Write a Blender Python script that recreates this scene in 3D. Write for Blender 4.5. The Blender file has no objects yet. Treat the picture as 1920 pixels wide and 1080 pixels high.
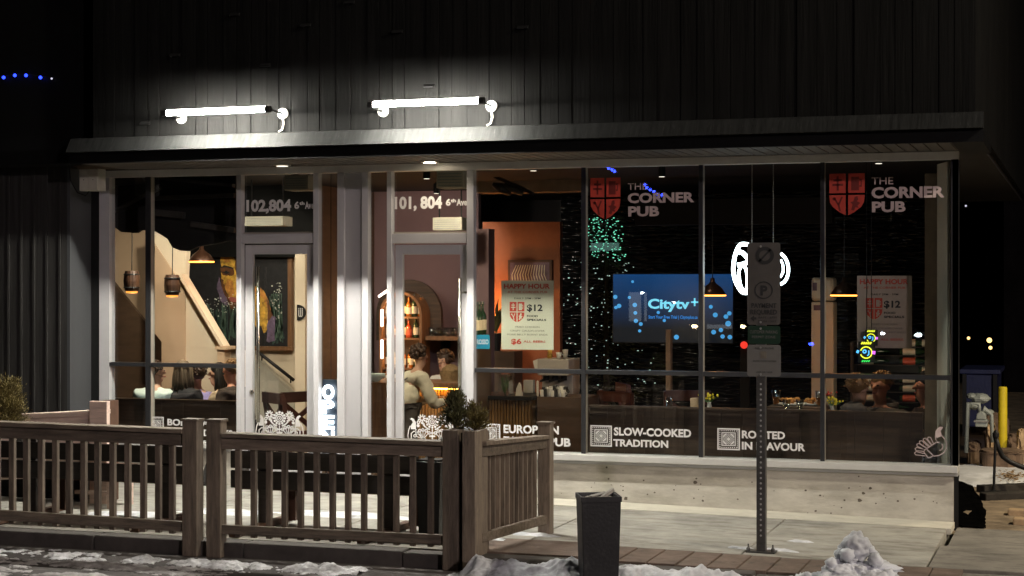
import bpy, bmesh, math, random
from mathutils import Vector, Matrix, noise
R = math.radians
rnd = random.Random(11)
scene = bpy.context.scene
COL = scene.collection

# ---------------------------------------------------------------- camera, sky, street light, exposure
F = 3253.0                                  # focal length in photo pixels
TH = math.atan(F / 9889.0)                  # the camera looks this far to the left of the facade's normal
CAM = Vector((0.0, -14.05, 1.82))
HY = 531.0
FW = Vector((-math.sin(TH), math.cos(TH), 0)); RT = Vector((math.cos(TH), math.sin(TH), 0))
cam = bpy.data.cameras.new("camera"); camo = bpy.data.objects.new("camera", cam); COL.objects.link(camo)
camo.location = CAM; camo.rotation_euler = (R(90), 0, TH)
cam.sensor_width = 36; cam.lens = F / 1920 * 36; cam.shift_y = -9 / 1920; cam.clip_start = .1; cam.clip_end = 500
scene.camera = camo
world = bpy.data.worlds.new("World"); scene.world = world; world.use_nodes = True
wn = world.node_tree.nodes; sky = wn.new("ShaderNodeTexSky"); sky.sky_type = 'NISHITA'; sky.sun_disc = False
sky.sun_elevation = R(-4); sky.sun_rotation = R(200)
world.node_tree.links.new(sky.outputs[0], wn["Background"].inputs[0]); wn["Background"].inputs[1].default_value = 0.02
# the street lamp across the road, behind the viewer and to the right
sl = bpy.data.lights.new("street_lamp_light", 'SPOT'); slo = bpy.data.objects.new("street_lamp_light", sl); COL.objects.link(slo)
slo.location = (13, -21, 7.5); sl.energy = 5000; sl.color = (1, .84, .85); sl.shadow_soft_size = .35
sl.spot_size = R(120); sl.spot_blend = .6
slo.rotation_euler = (Vector((-4.5, -1.5, 0)) - slo.location).to_track_quat('-Z', 'Y').to_euler()
s2 = bpy.data.lights.new("corner_lamp_light", 'SPOT'); s2o = bpy.data.objects.new("corner_lamp_light", s2); COL.objects.link(s2o)   # lamp post at the corner, right of the picture
s2o.location = (6.0, -4.9, 7.8); s2.energy = 2300; s2.color = (1, .9, .72); s2.shadow_soft_size = .3; s2.spot_size = R(150); s2.spot_blend = .5
s2o.rotation_euler = (Vector((-2.5, -1.5, 0)) - s2o.location).to_track_quat('-Z', 'Y').to_euler()
vs = scene.view_settings; vs.view_transform = 'Standard'; vs.look = 'None'; vs.exposure = 0; vs.gamma = 1
scene.cycles.use_denoising = True
scene.cycles.max_bounces = 8; scene.cycles.transparent_max_bounces = 16
scene.cycles.caustics_reflective = False; scene.cycles.caustics_refractive = False
scene.cycles.sample_clamp_indirect = 4

# ---------------------------------------------------------------- pixel -> place helpers (photo pixels, 1920 x 1080)
def ray(px, py): return FW + RT * ((px - 960) / F) + Vector((0, 0, (HY - py) / F))
def at(px, py, Y):
    r = ray(px, py); return CAM + r * ((Y - CAM.y) / r.y)
def atz(px, py, Z):
    r = ray(px, py); return CAM + r * ((Z - CAM.z) / r.z)
def PX(px, Y=0.0): return at(px, HY, Y).x
def PZ(px, py, Y=0.0): return at(px, py, Y).z
def mpp(px, Y=0.0): return (at(px, HY, Y) - CAM).dot(FW) / F      # metres per photo pixel there
def gz(x): return -0.018 * max(0.0, x + 4.25)                     # the pavement falls a little to the right

# ---------------------------------------------------------------- materials
M = {}
def mat(name, col, rough=.6, metal=0.0, var=.15, scale=8.0, bump=0.0, stretch=(1, 1, 1), bscale=None, spec=.5, coat=0.0, col2=None, detail=6):
    m = bpy.data.materials.new(name); m.use_nodes = True; nt = m.node_tree; n = nt.nodes; L = nt.links.new
    b = n["Principled BSDF"]; b.inputs["Roughness"].default_value = rough; b.inputs["Metallic"].default_value = metal
    b.inputs["Specular IOR Level"].default_value = spec; b.inputs["Coat Weight"].default_value = coat
    tc = n.new("ShaderNodeTexCoord"); mp = n.new("ShaderNodeMapping"); mp.inputs["Scale"].default_value = stretch
    L(tc.outputs["Object"], mp.inputs[0])
    nz = n.new("ShaderNodeTexNoise"); nz.inputs["Scale"].default_value = scale; nz.inputs["Detail"].default_value = detail
    nz.inputs["Roughness"].default_value = .65
    L(mp.outputs[0], nz.inputs["Vector"])
    rp = n.new("ShaderNodeValToRGB")
    a = [c * (1 - var) for c in col]; z = [min(1, c * (1 + var)) for c in (col2 or col)]
    rp.color_ramp.elements[0].position = .32; rp.color_ramp.elements[1].position = .68
    rp.color_ramp.elements[0].color = (*a, 1); rp.color_ramp.elements[1].color = (*z, 1)
    L(nz.outputs["Fac"], rp.inputs[0]); L(rp.outputs[0], b.inputs["Base Color"])
    if bump:
        n2 = n.new("ShaderNodeTexNoise"); n2.inputs["Scale"].default_value = bscale or scale * 4; n2.inputs["Detail"].default_value = 5
        L(mp.outputs[0], n2.inputs["Vector"])
        bp = n.new("ShaderNodeBump"); bp.inputs["Strength"].default_value = bump; bp.inputs["Distance"].default_value = .01
        L(n2.outputs["Fac"], bp.inputs["Height"]); L(bp.outputs[0], b.inputs["Normal"])
    M[name] = m; return m
def wear(name, col, scale, stretch, lo, hi, amount=1.0):          # stains, streaks and grit with a shape of their own
    m = M[name]; nt = m.node_tree; n = nt.nodes; L = nt.links.new; b = n["Principled BSDF"]; src = b.inputs["Base Color"].links[0].from_socket
    tc = n.new("ShaderNodeTexCoord"); mp = n.new("ShaderNodeMapping"); mp.inputs["Scale"].default_value = stretch; L(tc.outputs["Object"], mp.inputs[0])
    nz = n.new("ShaderNodeTexNoise"); nz.inputs["Scale"].default_value = scale; nz.inputs["Detail"].default_value = 8; nz.inputs["Roughness"].default_value = .7; L(mp.outputs[0], nz.inputs["Vector"])
    mr = n.new("ShaderNodeMapRange"); mr.inputs[1].default_value = lo; mr.inputs[2].default_value = hi; mr.inputs[4].default_value = amount; L(nz.outputs["Fac"], mr.inputs[0])
    mx = n.new("ShaderNodeMix"); mx.data_type = 'RGBA'; L(mr.outputs[0], mx.inputs[0]); L(src, mx.inputs[6]); mx.inputs[7].default_value = (*col, 1); L(mx.outputs[2], b.inputs["Base Color"])
def vary(name, lo=.7, hi=1.2):                                     # each piece of timber has its own tone
    nt = M[name].node_tree; n = nt.nodes; L = nt.links.new; b = n["Principled BSDF"]; src = b.inputs["Base Color"].links[0].from_socket
    oi = n.new("ShaderNodeObjectInfo"); mr = n.new("ShaderNodeMapRange"); mr.inputs[3].default_value = lo; mr.inputs[4].default_value = hi; L(oi.outputs["Random"], mr.inputs[0])
    vm = n.new("ShaderNodeVectorMath"); vm.operation = 'SCALE'; L(src, vm.inputs[0]); L(mr.outputs[0], vm.inputs["Scale"]); L(vm.outputs[0], b.inputs["Base Color"])
def emit(name, col, s):
    m = bpy.data.materials.new(name); m.use_nodes = True; nt = m.node_tree; n = nt.nodes
    b = n["Principled BSDF"]; b.inputs["Base Color"].default_value = (*[c * .6 for c in col], 1)
    b.inputs["Emission Color"].default_value = (*col, 1); b.inputs["Emission Strength"].default_value = s
    M[name] = m; return m
def glass(name, tint, refl, lo=.02):
    m = bpy.data.materials.new(name); m.use_nodes = True; nt = m.node_tree; n = nt.nodes; L = nt.links.new
    n.remove(n["Principled BSDF"]); out = n["Material Output"]
    tr = n.new("ShaderNodeBsdfTransparent"); tr.inputs[0].default_value = (*tint, 1)
    gl = n.new("ShaderNodeBsdfGlossy"); gl.inputs["Roughness"].default_value = .01; gl.inputs[0].default_value = (.9, .95, 1, 1)
    lw = n.new("ShaderNodeFresnel"); lw.inputs[0].default_value = 1.5
    mu = n.new("ShaderNodeMath"); mu.operation = 'MULTIPLY_ADD'; mu.inputs[1].default_value = refl; mu.inputs[2].default_value = lo
    L(lw.outputs[0], mu.inputs[0])
    ge = n.new("ShaderNodeNewGeometry"); fr = n.new("ShaderNodeMath"); fr.operation = 'SUBTRACT'; fr.inputs[0].default_value = 1; L(ge.outputs["Backfacing"], fr.inputs[1])
    m2 = n.new("ShaderNodeMath"); m2.operation = 'MULTIPLY'; L(mu.outputs[0], m2.inputs[0]); L(fr.outputs[0], m2.inputs[1])   # one mirror image per pane
    mx = n.new("ShaderNodeMixShader"); L(m2.outputs[0], mx.inputs[0]); L(tr.outputs[0], mx.inputs[1]); L(gl.outputs[0], mx.inputs[2])
    L(mx.outputs[0], out.inputs[0]); M[name] = m; return m

# ---------------------------------------------------------------- mesh builder
class MB:
    def __init__(s): s.v = []; s.f = []; s.m = []
    def add(s, vs, fs, mi=0):
        o = len(s.v); s.v += [Vector(v) for v in vs]
        for f in fs: s.f.append([i + o for i in f]); s.m.append(mi)
        return s
    def poly(s, pts, mi=0): return s.add(pts, [list(range(len(pts)))], mi)
    def box(s, x0, x1, y0, y1, z0, z1, mi=0):
        x0, x1 = sorted((x0, x1)); y0, y1 = sorted((y0, y1)); z0, z1 = sorted((z0, z1))
        return s.hexa([(x0, y0, z0), (x1, y0, z0), (x1, y1, z0), (x0, y1, z0), (x0, y0, z1), (x1, y0, z1), (x1, y1, z1), (x0, y1, z1)], mi)
    def hexa(s, p, mi=0):
        return s.add(p, [(3, 2, 1, 0), (4, 5, 6, 7), (0, 1, 5, 4), (1, 2, 6, 5), (2, 3, 7, 6), (3, 0, 4, 7)], mi)
    def bar(s, p, q, w, h, up=(0, 0, 1), mi=0):
        p, q = Vector(p), Vector(q); d = (q - p).normalized(); u = Vector(up)
        sd = d.cross(u); sd = sd.normalized() if sd.length > 1e-5 else Vector((1, 0, 0)); u = sd.cross(d)
        a, b = sd * w / 2, u * h / 2
        return s.hexa([p - a - b, p + a - b, q + a - b, q - a - b, p - a + b, p + a + b, q + a + b, q - a + b], mi)
    def tube(s, pts, r, n=8, mi=0, caps=True):
        pts = [Vector(p) for p in pts]; k = len(pts); rr = r if isinstance(r, (list, tuple)) else [r] * k
        d0 = (pts[1] - pts[0]).normalized(); ref = Vector((0, 0, 1)) if abs(d0.z) < .9 else Vector((1, 0, 0))
        nx = d0.cross(ref).normalized(); vs = []
        for i, p in enumerate(pts):
            d = (pts[min(i + 1, k - 1)] - pts[max(i - 1, 0)]).normalized()
            nx = (nx - d * nx.dot(d)).normalized(); ny = d.cross(nx)
            for j in range(n):
                a = 2 * math.pi * j / n; vs.append(p + (nx * math.cos(a) + ny * math.sin(a)) * rr[i])
        fs = [(i * n + j, i * n + (j + 1) % n, (i + 1) * n + (j + 1) % n, (i + 1) * n + j) for i in range(k - 1) for j in range(n)]
        if caps: fs += [tuple(range(n))[::-1], tuple(range((k - 1) * n, k * n))]
        return s.add(vs, fs, mi)
    def lathe(s, c, prof, n=16, axis=(0, 0, 1), mi=0, cap=True):
        ax = Vector(axis).normalized(); c = Vector(c)
        ref = Vector((1, 0, 0)) if abs(ax.x) < .9 else Vector((0, 1, 0)); u = ax.cross(ref).normalized(); w = ax.cross(u); vs = []
        for r, h in prof:
            for j in range(n):
                a = 2 * math.pi * j / n; vs.append(c + ax * h + (u * math.cos(a) + w * math.sin(a)) * max(r, 1e-4))
        k = len(prof)
        fs = [(i * n + j, i * n + (j + 1) % n, (i + 1) * n + (j + 1) % n, (i + 1) * n + j) for i in range(k - 1) for j in range(n)]
        if cap: fs += [tuple(range(n))[::-1], tuple(range((k - 1) * n, k * n))]
        return s.add(vs, fs, mi)
    def ball(s, c, r, n=12, k=8, nz=0.0, fr=3.0, mi=0):
        r = r if isinstance(r, (tuple, list)) else (r, r, r); c = Vector(c); vs = []; fs = []
        for i in range(k + 1):
            t = math.pi * i / k
            for j in range(n):
                a = 2 * math.pi * j / n; d = Vector((math.sin(t) * math.cos(a), math.sin(t) * math.sin(a), math.cos(t)))
                q = 1 + nz * noise.noise(d * fr + c * 3.1)
                vs.append(c + Vector((d.x * r[0], d.y * r[1], d.z * r[2])) * q)
        for i in range(k):
            for j in range(n): fs.append((i * n + j, (i + 1) * n + j, (i + 1) * n + (j + 1) % n, i * n + (j + 1) % n))
        return s.add(vs, fs, mi)
    def prism(s, pts, thick, mi=0):      # planar loop of 3-D points, extruded by the vector `thick`
        t = Vector(thick); n = len(pts); a = [Vector(p) for p in pts]
        return s.add(a + [p + t for p in a], [tuple(range(n)), tuple(range(n, 2 * n))[::-1]] + [(i, i + n, (i + 1) % n + n, (i + 1) % n) for i in range(n)], mi)
    def build(s, name, mats, parent=None, bevel=0.0, smooth=False, kind=None):
        me = bpy.data.meshes.new(name); off = Vector((0, 0, 0)); p = parent
        while p: off += p.location; p = p.parent
        me.from_pydata([v - off for v in s.v], [], s.f)
        for m in (mats if isinstance(mats, list) else [mats]): me.materials.append(M[m] if isinstance(m, str) else m)
        for pl, mi in zip(me.polygons, s.m): pl.material_index = mi; pl.use_smooth = smooth
        bm = bmesh.new(); bm.from_mesh(me)
        bmesh.ops.remove_doubles(bm, verts=bm.verts, dist=1e-6) if smooth else None
        bmesh.ops.recalc_face_normals(bm, faces=bm.faces); bm.to_mesh(me); bm.free()
        o = bpy.data.objects.new(name, me); COL.objects.link(o); o.parent = parent
        if bevel:
            b = o.modifiers.new("bevel", 'BEVEL'); b.width = bevel; b.segments = 2; b.limit_method = 'ANGLE'
        if kind: o["kind"] = kind
        return o
def tag(o, label, cat, group=None):
    o["label"] = label; o["category"] = cat
    if group: o["group"] = group
    return o
def thing(name, label, cat, loc=(0, 0, 0), group=None):
    o = bpy.data.objects.new(name, None); COL.objects.link(o); o.location = loc; o.empty_display_size = .1
    return tag(o, label, cat, group)
def struct(name, mb, m, **k): return mb.build(name, m, kind="structure", **k)
KIDS = {}
def kids(o): return [c for c in bpy.data.objects if c.parent is o]
def copy_tree(o, parent=None):
    c = o.copy(); COL.objects.link(c); c.parent = parent
    for k in kids(o): copy_tree(k, c)
    return c
def dup(o, loc, label, rz=None, group=None):
    c = copy_tree(o); c.location = loc; c["label"] = label
    if rz is not None: c.rotation_euler = (0, 0, rz)
    if group: c["group"] = group
    return c

# ---------------------------------------------------------------- writing and flat marks (all face the street, -Y)
def text(s, x0, x1, z0, z1, Y, m, parent, name="lettering", bold=.022, t=.0015, keep=False):
    cu = bpy.data.curves.new(name, 'FONT'); cu.body = s; cu.offset = bold; cu.resolution_u = 3
    ob = bpy.data.objects.new(name, cu); me = bpy.data.meshes.new_from_object(ob)
    bpy.data.objects.remove(ob); bpy.data.curves.remove(cu)
    xs = [v.co.x for v in me.vertices]; ys = [v.co.y for v in me.vertices]
    ax, bx = min(xs), max(xs); cap = .729; base = 0.0
    sx = (x1 - x0) / (bx - ax); sz = (z1 - z0) / cap
    mb = MB()
    for p in me.polygons:
        pts = [Vector((x0 + (me.vertices[i].co.x - ax) * sx, Y, z0 + (me.vertices[i].co.y - base) * sz)) for i in p.vertices]
        mb.prism(pts, (0, -t, 0)) if len(pts) > 4 else mb.poly([q + Vector((0, -t, 0)) for q in pts])
    bpy.data.meshes.remove(me)
    return mb.build(name, m, parent)
def textpx(s, px0, px1, yt, yb, Y, m, parent, **k):
    return text(s, PX(px0, Y), PX(px1, Y), PZ(px0, yb, Y), PZ(px0, yt, Y), Y, m, parent, **k)
class Flat:                              # drawing in photo pixels on an upright plane facing -Y
    def __init__(s, px, py, Y, t=.0015): s.px, s.py, s.Y, s.t = px, py, Y, t; s.o = at(px, py, Y); s.k = mpp(px, Y); s.mb = MB()
    def P(s, x, y): return Vector((s.o.x + (x - s.px) * s.k * 1.055, s.Y, s.o.z - (y - s.py) * s.k))
    def poly(s, pts, lift=0, mi=0):
        s.mb.prism([s.P(*p) - Vector((0, lift, 0)) for p in pts], (0, -s.t, 0), mi); return s
    def disc(s, x, y, r, n=14, lift=0, mi=0, ry=None):
        return s.poly([(x + r * math.cos(2 * math.pi * i / n), y + (ry or r) * math.sin(2 * math.pi * i / n)) for i in range(n)], lift, mi)
    def rect(s, x0, y0, x1, y1, lift=0, mi=0): return s.poly([(x0, y0), (x1, y0), (x1, y1), (x0, y1)], lift, mi)
    def stroke(s, pts, w, lift=0, mi=0):
        for (a, b), (c, d) in zip(pts, pts[1:]):
            l = math.hypot(c - a, d - b) or 1; nx, ny = -(d - b) / l * w / 2, (c - a) / l * w / 2; ex, ey = (c - a) / l * w * .2, (d - b) / l * w * .2
            s.poly([(a + nx - ex, b + ny - ey), (c + nx + ex, d + ny + ey), (c - nx + ex, d - ny + ey), (a - nx - ex, b - ny - ey)], lift, mi)
        return s
    def ring(s, x, y, r0, r1, n=18, lift=0, mi=0):
        for i in range(n):
            a, b = 2 * math.pi * i / n, 2 * math.pi * (i + 1) / n
            s.poly([(x + r * math.cos(q), y + r * math.sin(q)) for r, q in ((r0, a), (r1, a), (r1, b), (r0, b))], lift, mi)
        return s
    def daub(s, pts, jit, seed, lift=0, k=5):      # a painted patch with a ragged brush edge
        r_ = random.Random(seed); q = []
        for (a, b), (c, d) in zip(pts, pts[1:] + pts[:1]):
            for i in range(k): q.append((a + (c - a) * i / k + r_.gauss(0, jit), b + (d - b) * i / k + r_.gauss(0, jit)))
        return s.poly(q, lift)
    def build(s, name, m, parent): return s.mb.build(name, m, parent)
def smooth_path(pts, n=5):
    P = [Vector(p) for p in pts]; P = [P[0]] + P + [P[-1]]; out = []
    for i in range(1, len(P) - 2):
        a, b, c, d = P[i - 1:i + 3]
        for k in range(n):
            t = k / n; out.append(.5 * (2 * b + (c - a) * t + (2 * a - 5 * b + 4 * c - d) * t * t + (3 * b - a - 3 * c + d) * t ** 3))
    return out + [P[-2]]
def arc(x, y, r, a0, a1, n=8, ry=None):
    return [(x + r * math.cos(R(a0 + (a1 - a0) * i / n)), y + (ry or r) * math.sin(R(a0 + (a1 - a0) * i / n))) for i in range(n + 1)]

# ---------------------------------------------------------------- palette
mat("upper_siding", (.0042, .0041, .0039), .85, var=.55, scale=3, stretch=(6, 1, .25), bump=.5, bscale=9, spec=.12)  # same cladding as dark_siding; the unlit upper wall's darkness is in its colour
mat("dark_siding", (.034, .0325, .031), .6, var=.35, scale=3, stretch=(7, 1, .3), bump=.4, spec=.3)
mat("flashing_metal", (.02, .0205, .02), .6, metal=.0, spec=.05, var=.35, scale=4, stretch=(9, 1, 1), bump=.15)
mat("black_metal", (.012, .012, .012), .5, var=.2, spec=.3)
mat("fascia_black", (.004, .004, .004), .6, var=.2, spec=.15)
mat("kerb_stone", (.085, .075, .066), .9, var=.35, scale=3, bump=.5)
mat("plinth_concrete", (.58, .55, .48), .85, var=.16, scale=3, bump=.4, stretch=(1, 1, 2.2))
mat("apron", (.62, .59, .5), .8, var=.1, scale=4, bump=.2)  # wall-foot strip: a band of light on the paving put into the colour
mat("soffit", (.075, .068, .06), .6, var=.12)
mat("white_frame", (.56, .55, .56), .38, var=.05, scale=5)
mat("panel_white", (.44, .43, .44), .45, var=.06, scale=3, stretch=(1, 1, .4))
mat("mullion_cap", (.045, .045, .048), .3, metal=.4, var=.1)
mat("mullion_body", (.4, .36, .3), .5, var=.08)
mat("concrete", (.36, .345, .305), .85, var=.3, scale=3, bump=.35, stretch=(1, 1, 2.2))
mat("head_white", (.8, .78, .74), .4, var=.05)
mat("sill_white", (.62, .61, .58), .4, var=.05)
mat("cream_wall", (.68, .58, .44), .8, var=.06, scale=2)
mat("tan_wall", (.5, .36, .24), .8, var=.06, scale=2)
mat("brown_panel", (.1, .06, .035), .6, var=.2, scale=3, stretch=(1, 1, 4))
mat("mauve_wall", (.22, .14, .145), .85, var=.06, scale=2)
mat("rust_wall", (.36, .12, .05), .75, var=.25, scale=2.5)
mat("dark_wall", (.02, .02, .021), .6, var=.3, scale=2)
mat("ceiling_dark", (.014, .012, .011), .8, var=.3, scale=1.5)
mat("beam_tan", (.28, .2, .13), .7, var=.15)
mat("dark_wood", (.05, .03, .018), .5, var=.5, scale=4, stretch=(.5, 1, 6), bump=.2)
mat("mid_wood", (.2, .1, .045), .5, var=.35, scale=5, stretch=(6, 6, .6), bump=.15)
mat("slat_wood", (.3, .17, .06), .5, var=.45, scale=6, stretch=(10, 10, .4), bump=.2)
mat("floor_wood", (.09, .06, .04), .4, var=.3, scale=4, stretch=(.5, 5, 1))
mat("fence_wood", (.185, .145, .108), .7, var=.4, scale=7, stretch=(4, 4, .5), bump=.35)
mat("fence_wood_flat", (.185, .145, .108), .7, var=.4, scale=7, stretch=(.5, 4, 4), bump=.35)
mat("pale_wood", (.72, .56, .48), .7, var=.25, scale=6, stretch=(.5, 4, 4), bump=.2)
mat("bench_wood", (.03, .025, .021), .6, var=.3, scale=6, stretch=(.4, 4, 4), bump=.2)
mat("leg_wood", (.1, .05, .03), .65, var=.3, scale=6)
mat("paper", (.56, .53, .38), .7, var=.03)
mat("paper_shaded", (.4, .3, .24), .7, var=.05)  # darker copy of the paper: the poster's lack of light put into the colour
mat("ink_black", (.02, .02, .02), .6, var=.05)
mat("ink_grey", (.16, .14, .11), .6, var=.05)
mat("ink_red", (.5, .05, .025), .6, var=.05)
mat("vinyl_white", (.78, .76, .74), .5, var=.03)
mat("vinyl_pink", (.6, .48, .46), .5, var=.05)
mat("vinyl_grey", (.42, .42, .41), .5, var=.05)
mat("vinyl_red", (.62, .07, .045), .5, var=.08)
mat("vinyl_red_dark", (.2, .025, .02), .5, var=.1)
mat("sign_face", (.15, .145, .135), .5, var=.06)
mat("patch_black", (.003, .003, .003), 1.0, var=.5, scale=9, bump=.8, spec=.0)
mat("sign_face_dark", (.075, .068, .062), .5, var=.2, scale=5)
mat("sign_green", (.008, .03, .016), .5, var=.1)
mat("steel_post", (.09, .088, .085), .45, metal=.5, var=.25, scale=20)
mat("bright_metal", (.6, .58, .5), .25, metal=1, var=.05)
mat("steel", (.5, .5, .48), .3, metal=.6, var=.1)
mat("grey_box", (.48, .46, .38), .55, var=.08)
mat("bin_black", (.01, .01, .011), .5, var=.3, scale=14, bump=.15)
mat("rubbish", (.3, .28, .25), .8, var=.3, scale=20)
mat("asphalt", (.07, .06, .056), .85, var=.4, scale=3, bump=.5, bscale=60)
mat("brick_paver", (.165, .118, .092), .85, var=.3, scale=6, bump=.3)
mat("soil_dark", (.018, .015, .012), .95, var=.4, scale=9, bump=.6)
mat("alley_soil", (.26, .2, .135), .95, var=.5, scale=3, bump=.7, bscale=22)
mat("snow", (.78, .8, .84), .6, var=.12, scale=5, bump=.5, bscale=20)
mat("dirty_snow", (.5, .49, .5), .7, var=.35, scale=7, bump=.3, bscale=24, col2=(.6, .6, .62))
mat("leaf_litter", (.3, .2, .1), .8, var=.4, scale=30)
mat("cedar_green", (.085, .088, .03), .7, var=.5, scale=9, col2=(.09, .085, .03))
mat("cedar_gold", (.14, .11, .03), .7, var=.4, scale=9)
mat("bark", (.1, .07, .045), .9, var=.3, scale=12)
mat("skin", (.52, .3, .2), .55, var=.08)
mat("skin_warm", (.55, .25, .15), .55, var=.08)
mat("cloth_mint", (.55, .66, .6), .85, var=.08, scale=6, bump=.2)
mat("cloth_black", (.012, .012, .014), .8, var=.2)
mat("cloth_purple", (.3, .27, .55), .85, var=.1, bump=.2)
mat("cloth_beige", (.68, .63, .48), .85, var=.1, scale=7, bump=.25)
mat("cloth_sand", (.5, .4, .27), .85, var=.15, bump=.25)
mat("cloth_white", (.72, .7, .66), .85, var=.08, bump=.2)
mat("cloth_brown", (.05, .035, .025), .85, var=.2, bump=.2)
mat("cloth_grey", (.1, .09, .08), .85, var=.2, bump=.2)
mat("hair_brown", (.05, .026, .014), .5, var=.5, scale=22, bump=.5)
mat("hair_blond", (.16, .12, .075), .5, var=.4, scale=22, stretch=(3, 3, .4), bump=.4)
mat("hair_tawny", (.22, .12, .045), .5, var=.4, scale=22, bump=.4)
mat("hair_black", (.012, .01, .009), .45, var=.4, scale=22, bump=.4)
mat("barrel_wood", (.045, .02, .01), .5, var=.4, scale=6, stretch=(6, 6, .5), bump=.2)
mat("chair_wood", (.075, .022, .012), .4, var=.3, scale=6, coat=.3)
mat("copper_dark", (.05, .022, .012), .35, metal=.6, var=.2)
mat("amber_glass", (.4, .12, .012), .12, var=.2, coat=.5)
mat("clear_glass", (.45, .42, .36), .1, var=.1, coat=.5)
mat("green_glass", (.02, .05, .025), .1, var=.1, coat=.5)
mat("red_glass", (.42, .06, .02), .12, var=.2, coat=.5)
mat("label_cream", (.68, .62, .5), .6, var=.1)
mat("label_red", (.55, .1, .05), .6, var=.1)
mat("machine_grey", (.48, .44, .38), .4, var=.04)
mat("white_enamel", (.72, .7, .62), .35, var=.04)
mat("ext_red", (.22, .015, .012), .3, var=.1, coat=.4)
mat("blue_label", (.02, .26, .38), .5, var=.05)
mat("yellow_paint", (.72, .56, .02), .5, var=.1, scale=10)
mat("blue_tarp", (.015, .022, .08), .5, var=.2, bump=.3)
mat("meter_grey", (.3, .33, .31), .5, var=.12)
mat("rock", (.18, .12, .08), .9, var=.35, scale=5, bump=.7)
mat("stone_tan", (.48, .34, .2), .9, var=.25, scale=6, bump=.5)
mat("rail_timber", (.03, .025, .02), .9, var=.4, bump=.5)
mat("gold_paint", (.3, .15, .012), .6, var=.5, scale=14, bump=.4, col2=(.62, .36, .05))
mat("orange_paint", (.4, .16, .03), .6, var=.5, scale=14, bump=.4, col2=(.55, .24, .05))
mat("night_paint", (.012, .012, .014), .6, var=.5, scale=12)
mat("deep_teal_paint", (.03, .06, .05), .6, var=.7, scale=16)
mat("shade_paint", (.12, .045, .012), .6, var=.6, scale=16, bump=.3)
mat("teal_paint", (.09, .15, .11), .6, var=.7, scale=12, stretch=(2, 1, .5))
mat("plum_paint", (.14, .1, .16), .6, var=.5, scale=8)
mat("pale_paint", (.55, .58, .5), .6, var=.2)
mat("lip_paint", (.35, .1, .08), .6, var=.2)
mat("plant_green", (.06, .16, .035), .6, var=.4)
mat("wicker", (.25, .16, .07), .8, var=.35, scale=30, bump=.5)
mat("pvc_black", (.01, .01, .01), .5, var=.1)
mat("night_building", (.006, .005, .006), .9, var=.5, scale=2, spec=.1)
emit("tube_light", (1, .97, .87), 930)
emit("soffit_lamp", (1, .86, .62), 30)
emit("soffit_lamp_dim", (1, .9, .75), 1.5)
emit("lamp_warm", (1, .36, .06), 1.8)
emit("lamp_orange", (1, .3, .04), 9.0)
emit("led_amber", (1, .42, .05), 45)
emit("led_pink", (1, .72, .62), 7)
emit("neon_white", (.82, .95, 1), 9)
emit("open_white", (.86, .93, 1), 6)
mat("open_panel", (.05, .065, .085), .3, var=.1)
emit("blue_led", (.02, .05, 1), 4)
emit("white_led", (.8, .8, 1), .8)
emit("warm_led", (1, .6, .2), 3)
emit("tree_green", (.25, 1, .65), 1.0)
emit("tree_white", (.75, 1, .88), .6)
emit("tv_dot", (.1, .5, 1), .75)
emit("tv_text", (.25, .8, 1), 1.0)
emit("tv_sub", (.05, .35, 1), .7)
emit("neon_yellow", (.95, 1, .05), 1.4)
emit("neon_blue", (.1, .5, 1), 1.6)
emit("neon_purple", (.8, .15, 1), 1.4)
emit("neon_green", (.05, 1, .15), 1.0)
emit("exit_red", (1, .05, .03), 1.2)
emit("far_dim", (1, .6, .35), .5)
emit("far_dim2", (.6, .8, 1), .35)
emit("far_shop", (.5, 1, .8), 1.5)
emit("far_shop2", (.8, .85, .9), 1.0)
emit("far_white", (.9, .95, 1), 60)
emit("far_warm", (1, .75, .4), 45)
emit("far_blue", (.03, .06, 1), 60)
glass("window_glass", (.93, .95, .95), 1.0, .035)
glass("drink_glass", (.85, .87, .86), 2.5, .06)
mat("return_panel", (.06, .062, .066), .5, var=.12, scale=3, stretch=(1, 1, .3))
wear("concrete", (.16, .14, .11), 5, (.5, 2.2, 2.2), .5, .68, .8); wear("concrete", (.5, .48, .43), 14, (1, 1, 1), .62, .8, .5); wear("concrete", (.05, .045, .04), 30, (.6, 1.5, 1), .68, .72, .8)
wear("apron", (.35, .31, .24), 8, (.5, 2, 1), .55, .75, .7)  # apron: the strip painted for the light along the wall's foot
for w_ in ("fence_wood", "fence_wood_flat"): wear(w_, (.06, .05, .042), 9, (2, 2, .7) if w_ == "fence_wood" else (.7, 2, 2), .55, .72, .7); wear(w_, (.3, .28, .25), 22, (1, 1, 1), .66, .78, .5); vary(w_)
wear("brick_paver", (.4, .38, .35), 16, (1, 1, 1), .62, .8, .6); wear("brick_paver", (.05, .04, .035), 7, (1, 1, 1), .56, .7, .7)
vary("bench_wood", .6, 1.5); vary("dark_wood", .5, 1.7)
wear("bin_black", (.06, .058, .055), 16, (1, 1, .4), .6, .75, .7)
wear("white_frame", (.2, .19, .18), 7, (1, 1, .5), .62, .8, .35); wear("panel_white", (.2, .2, .2), 6, (1, 1, .4), .6, .8, .35)
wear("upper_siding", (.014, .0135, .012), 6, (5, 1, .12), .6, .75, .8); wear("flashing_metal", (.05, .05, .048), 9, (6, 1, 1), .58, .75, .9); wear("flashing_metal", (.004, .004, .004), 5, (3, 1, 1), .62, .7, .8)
for w_ in ("asphalt",): wear(w_, (.2, .19, .185), 6, (.5, 2.0, 1), .56, .72, .7)
mat("pipe_dark", (.05, .043, .038), .6, var=.4, scale=6)
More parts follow.
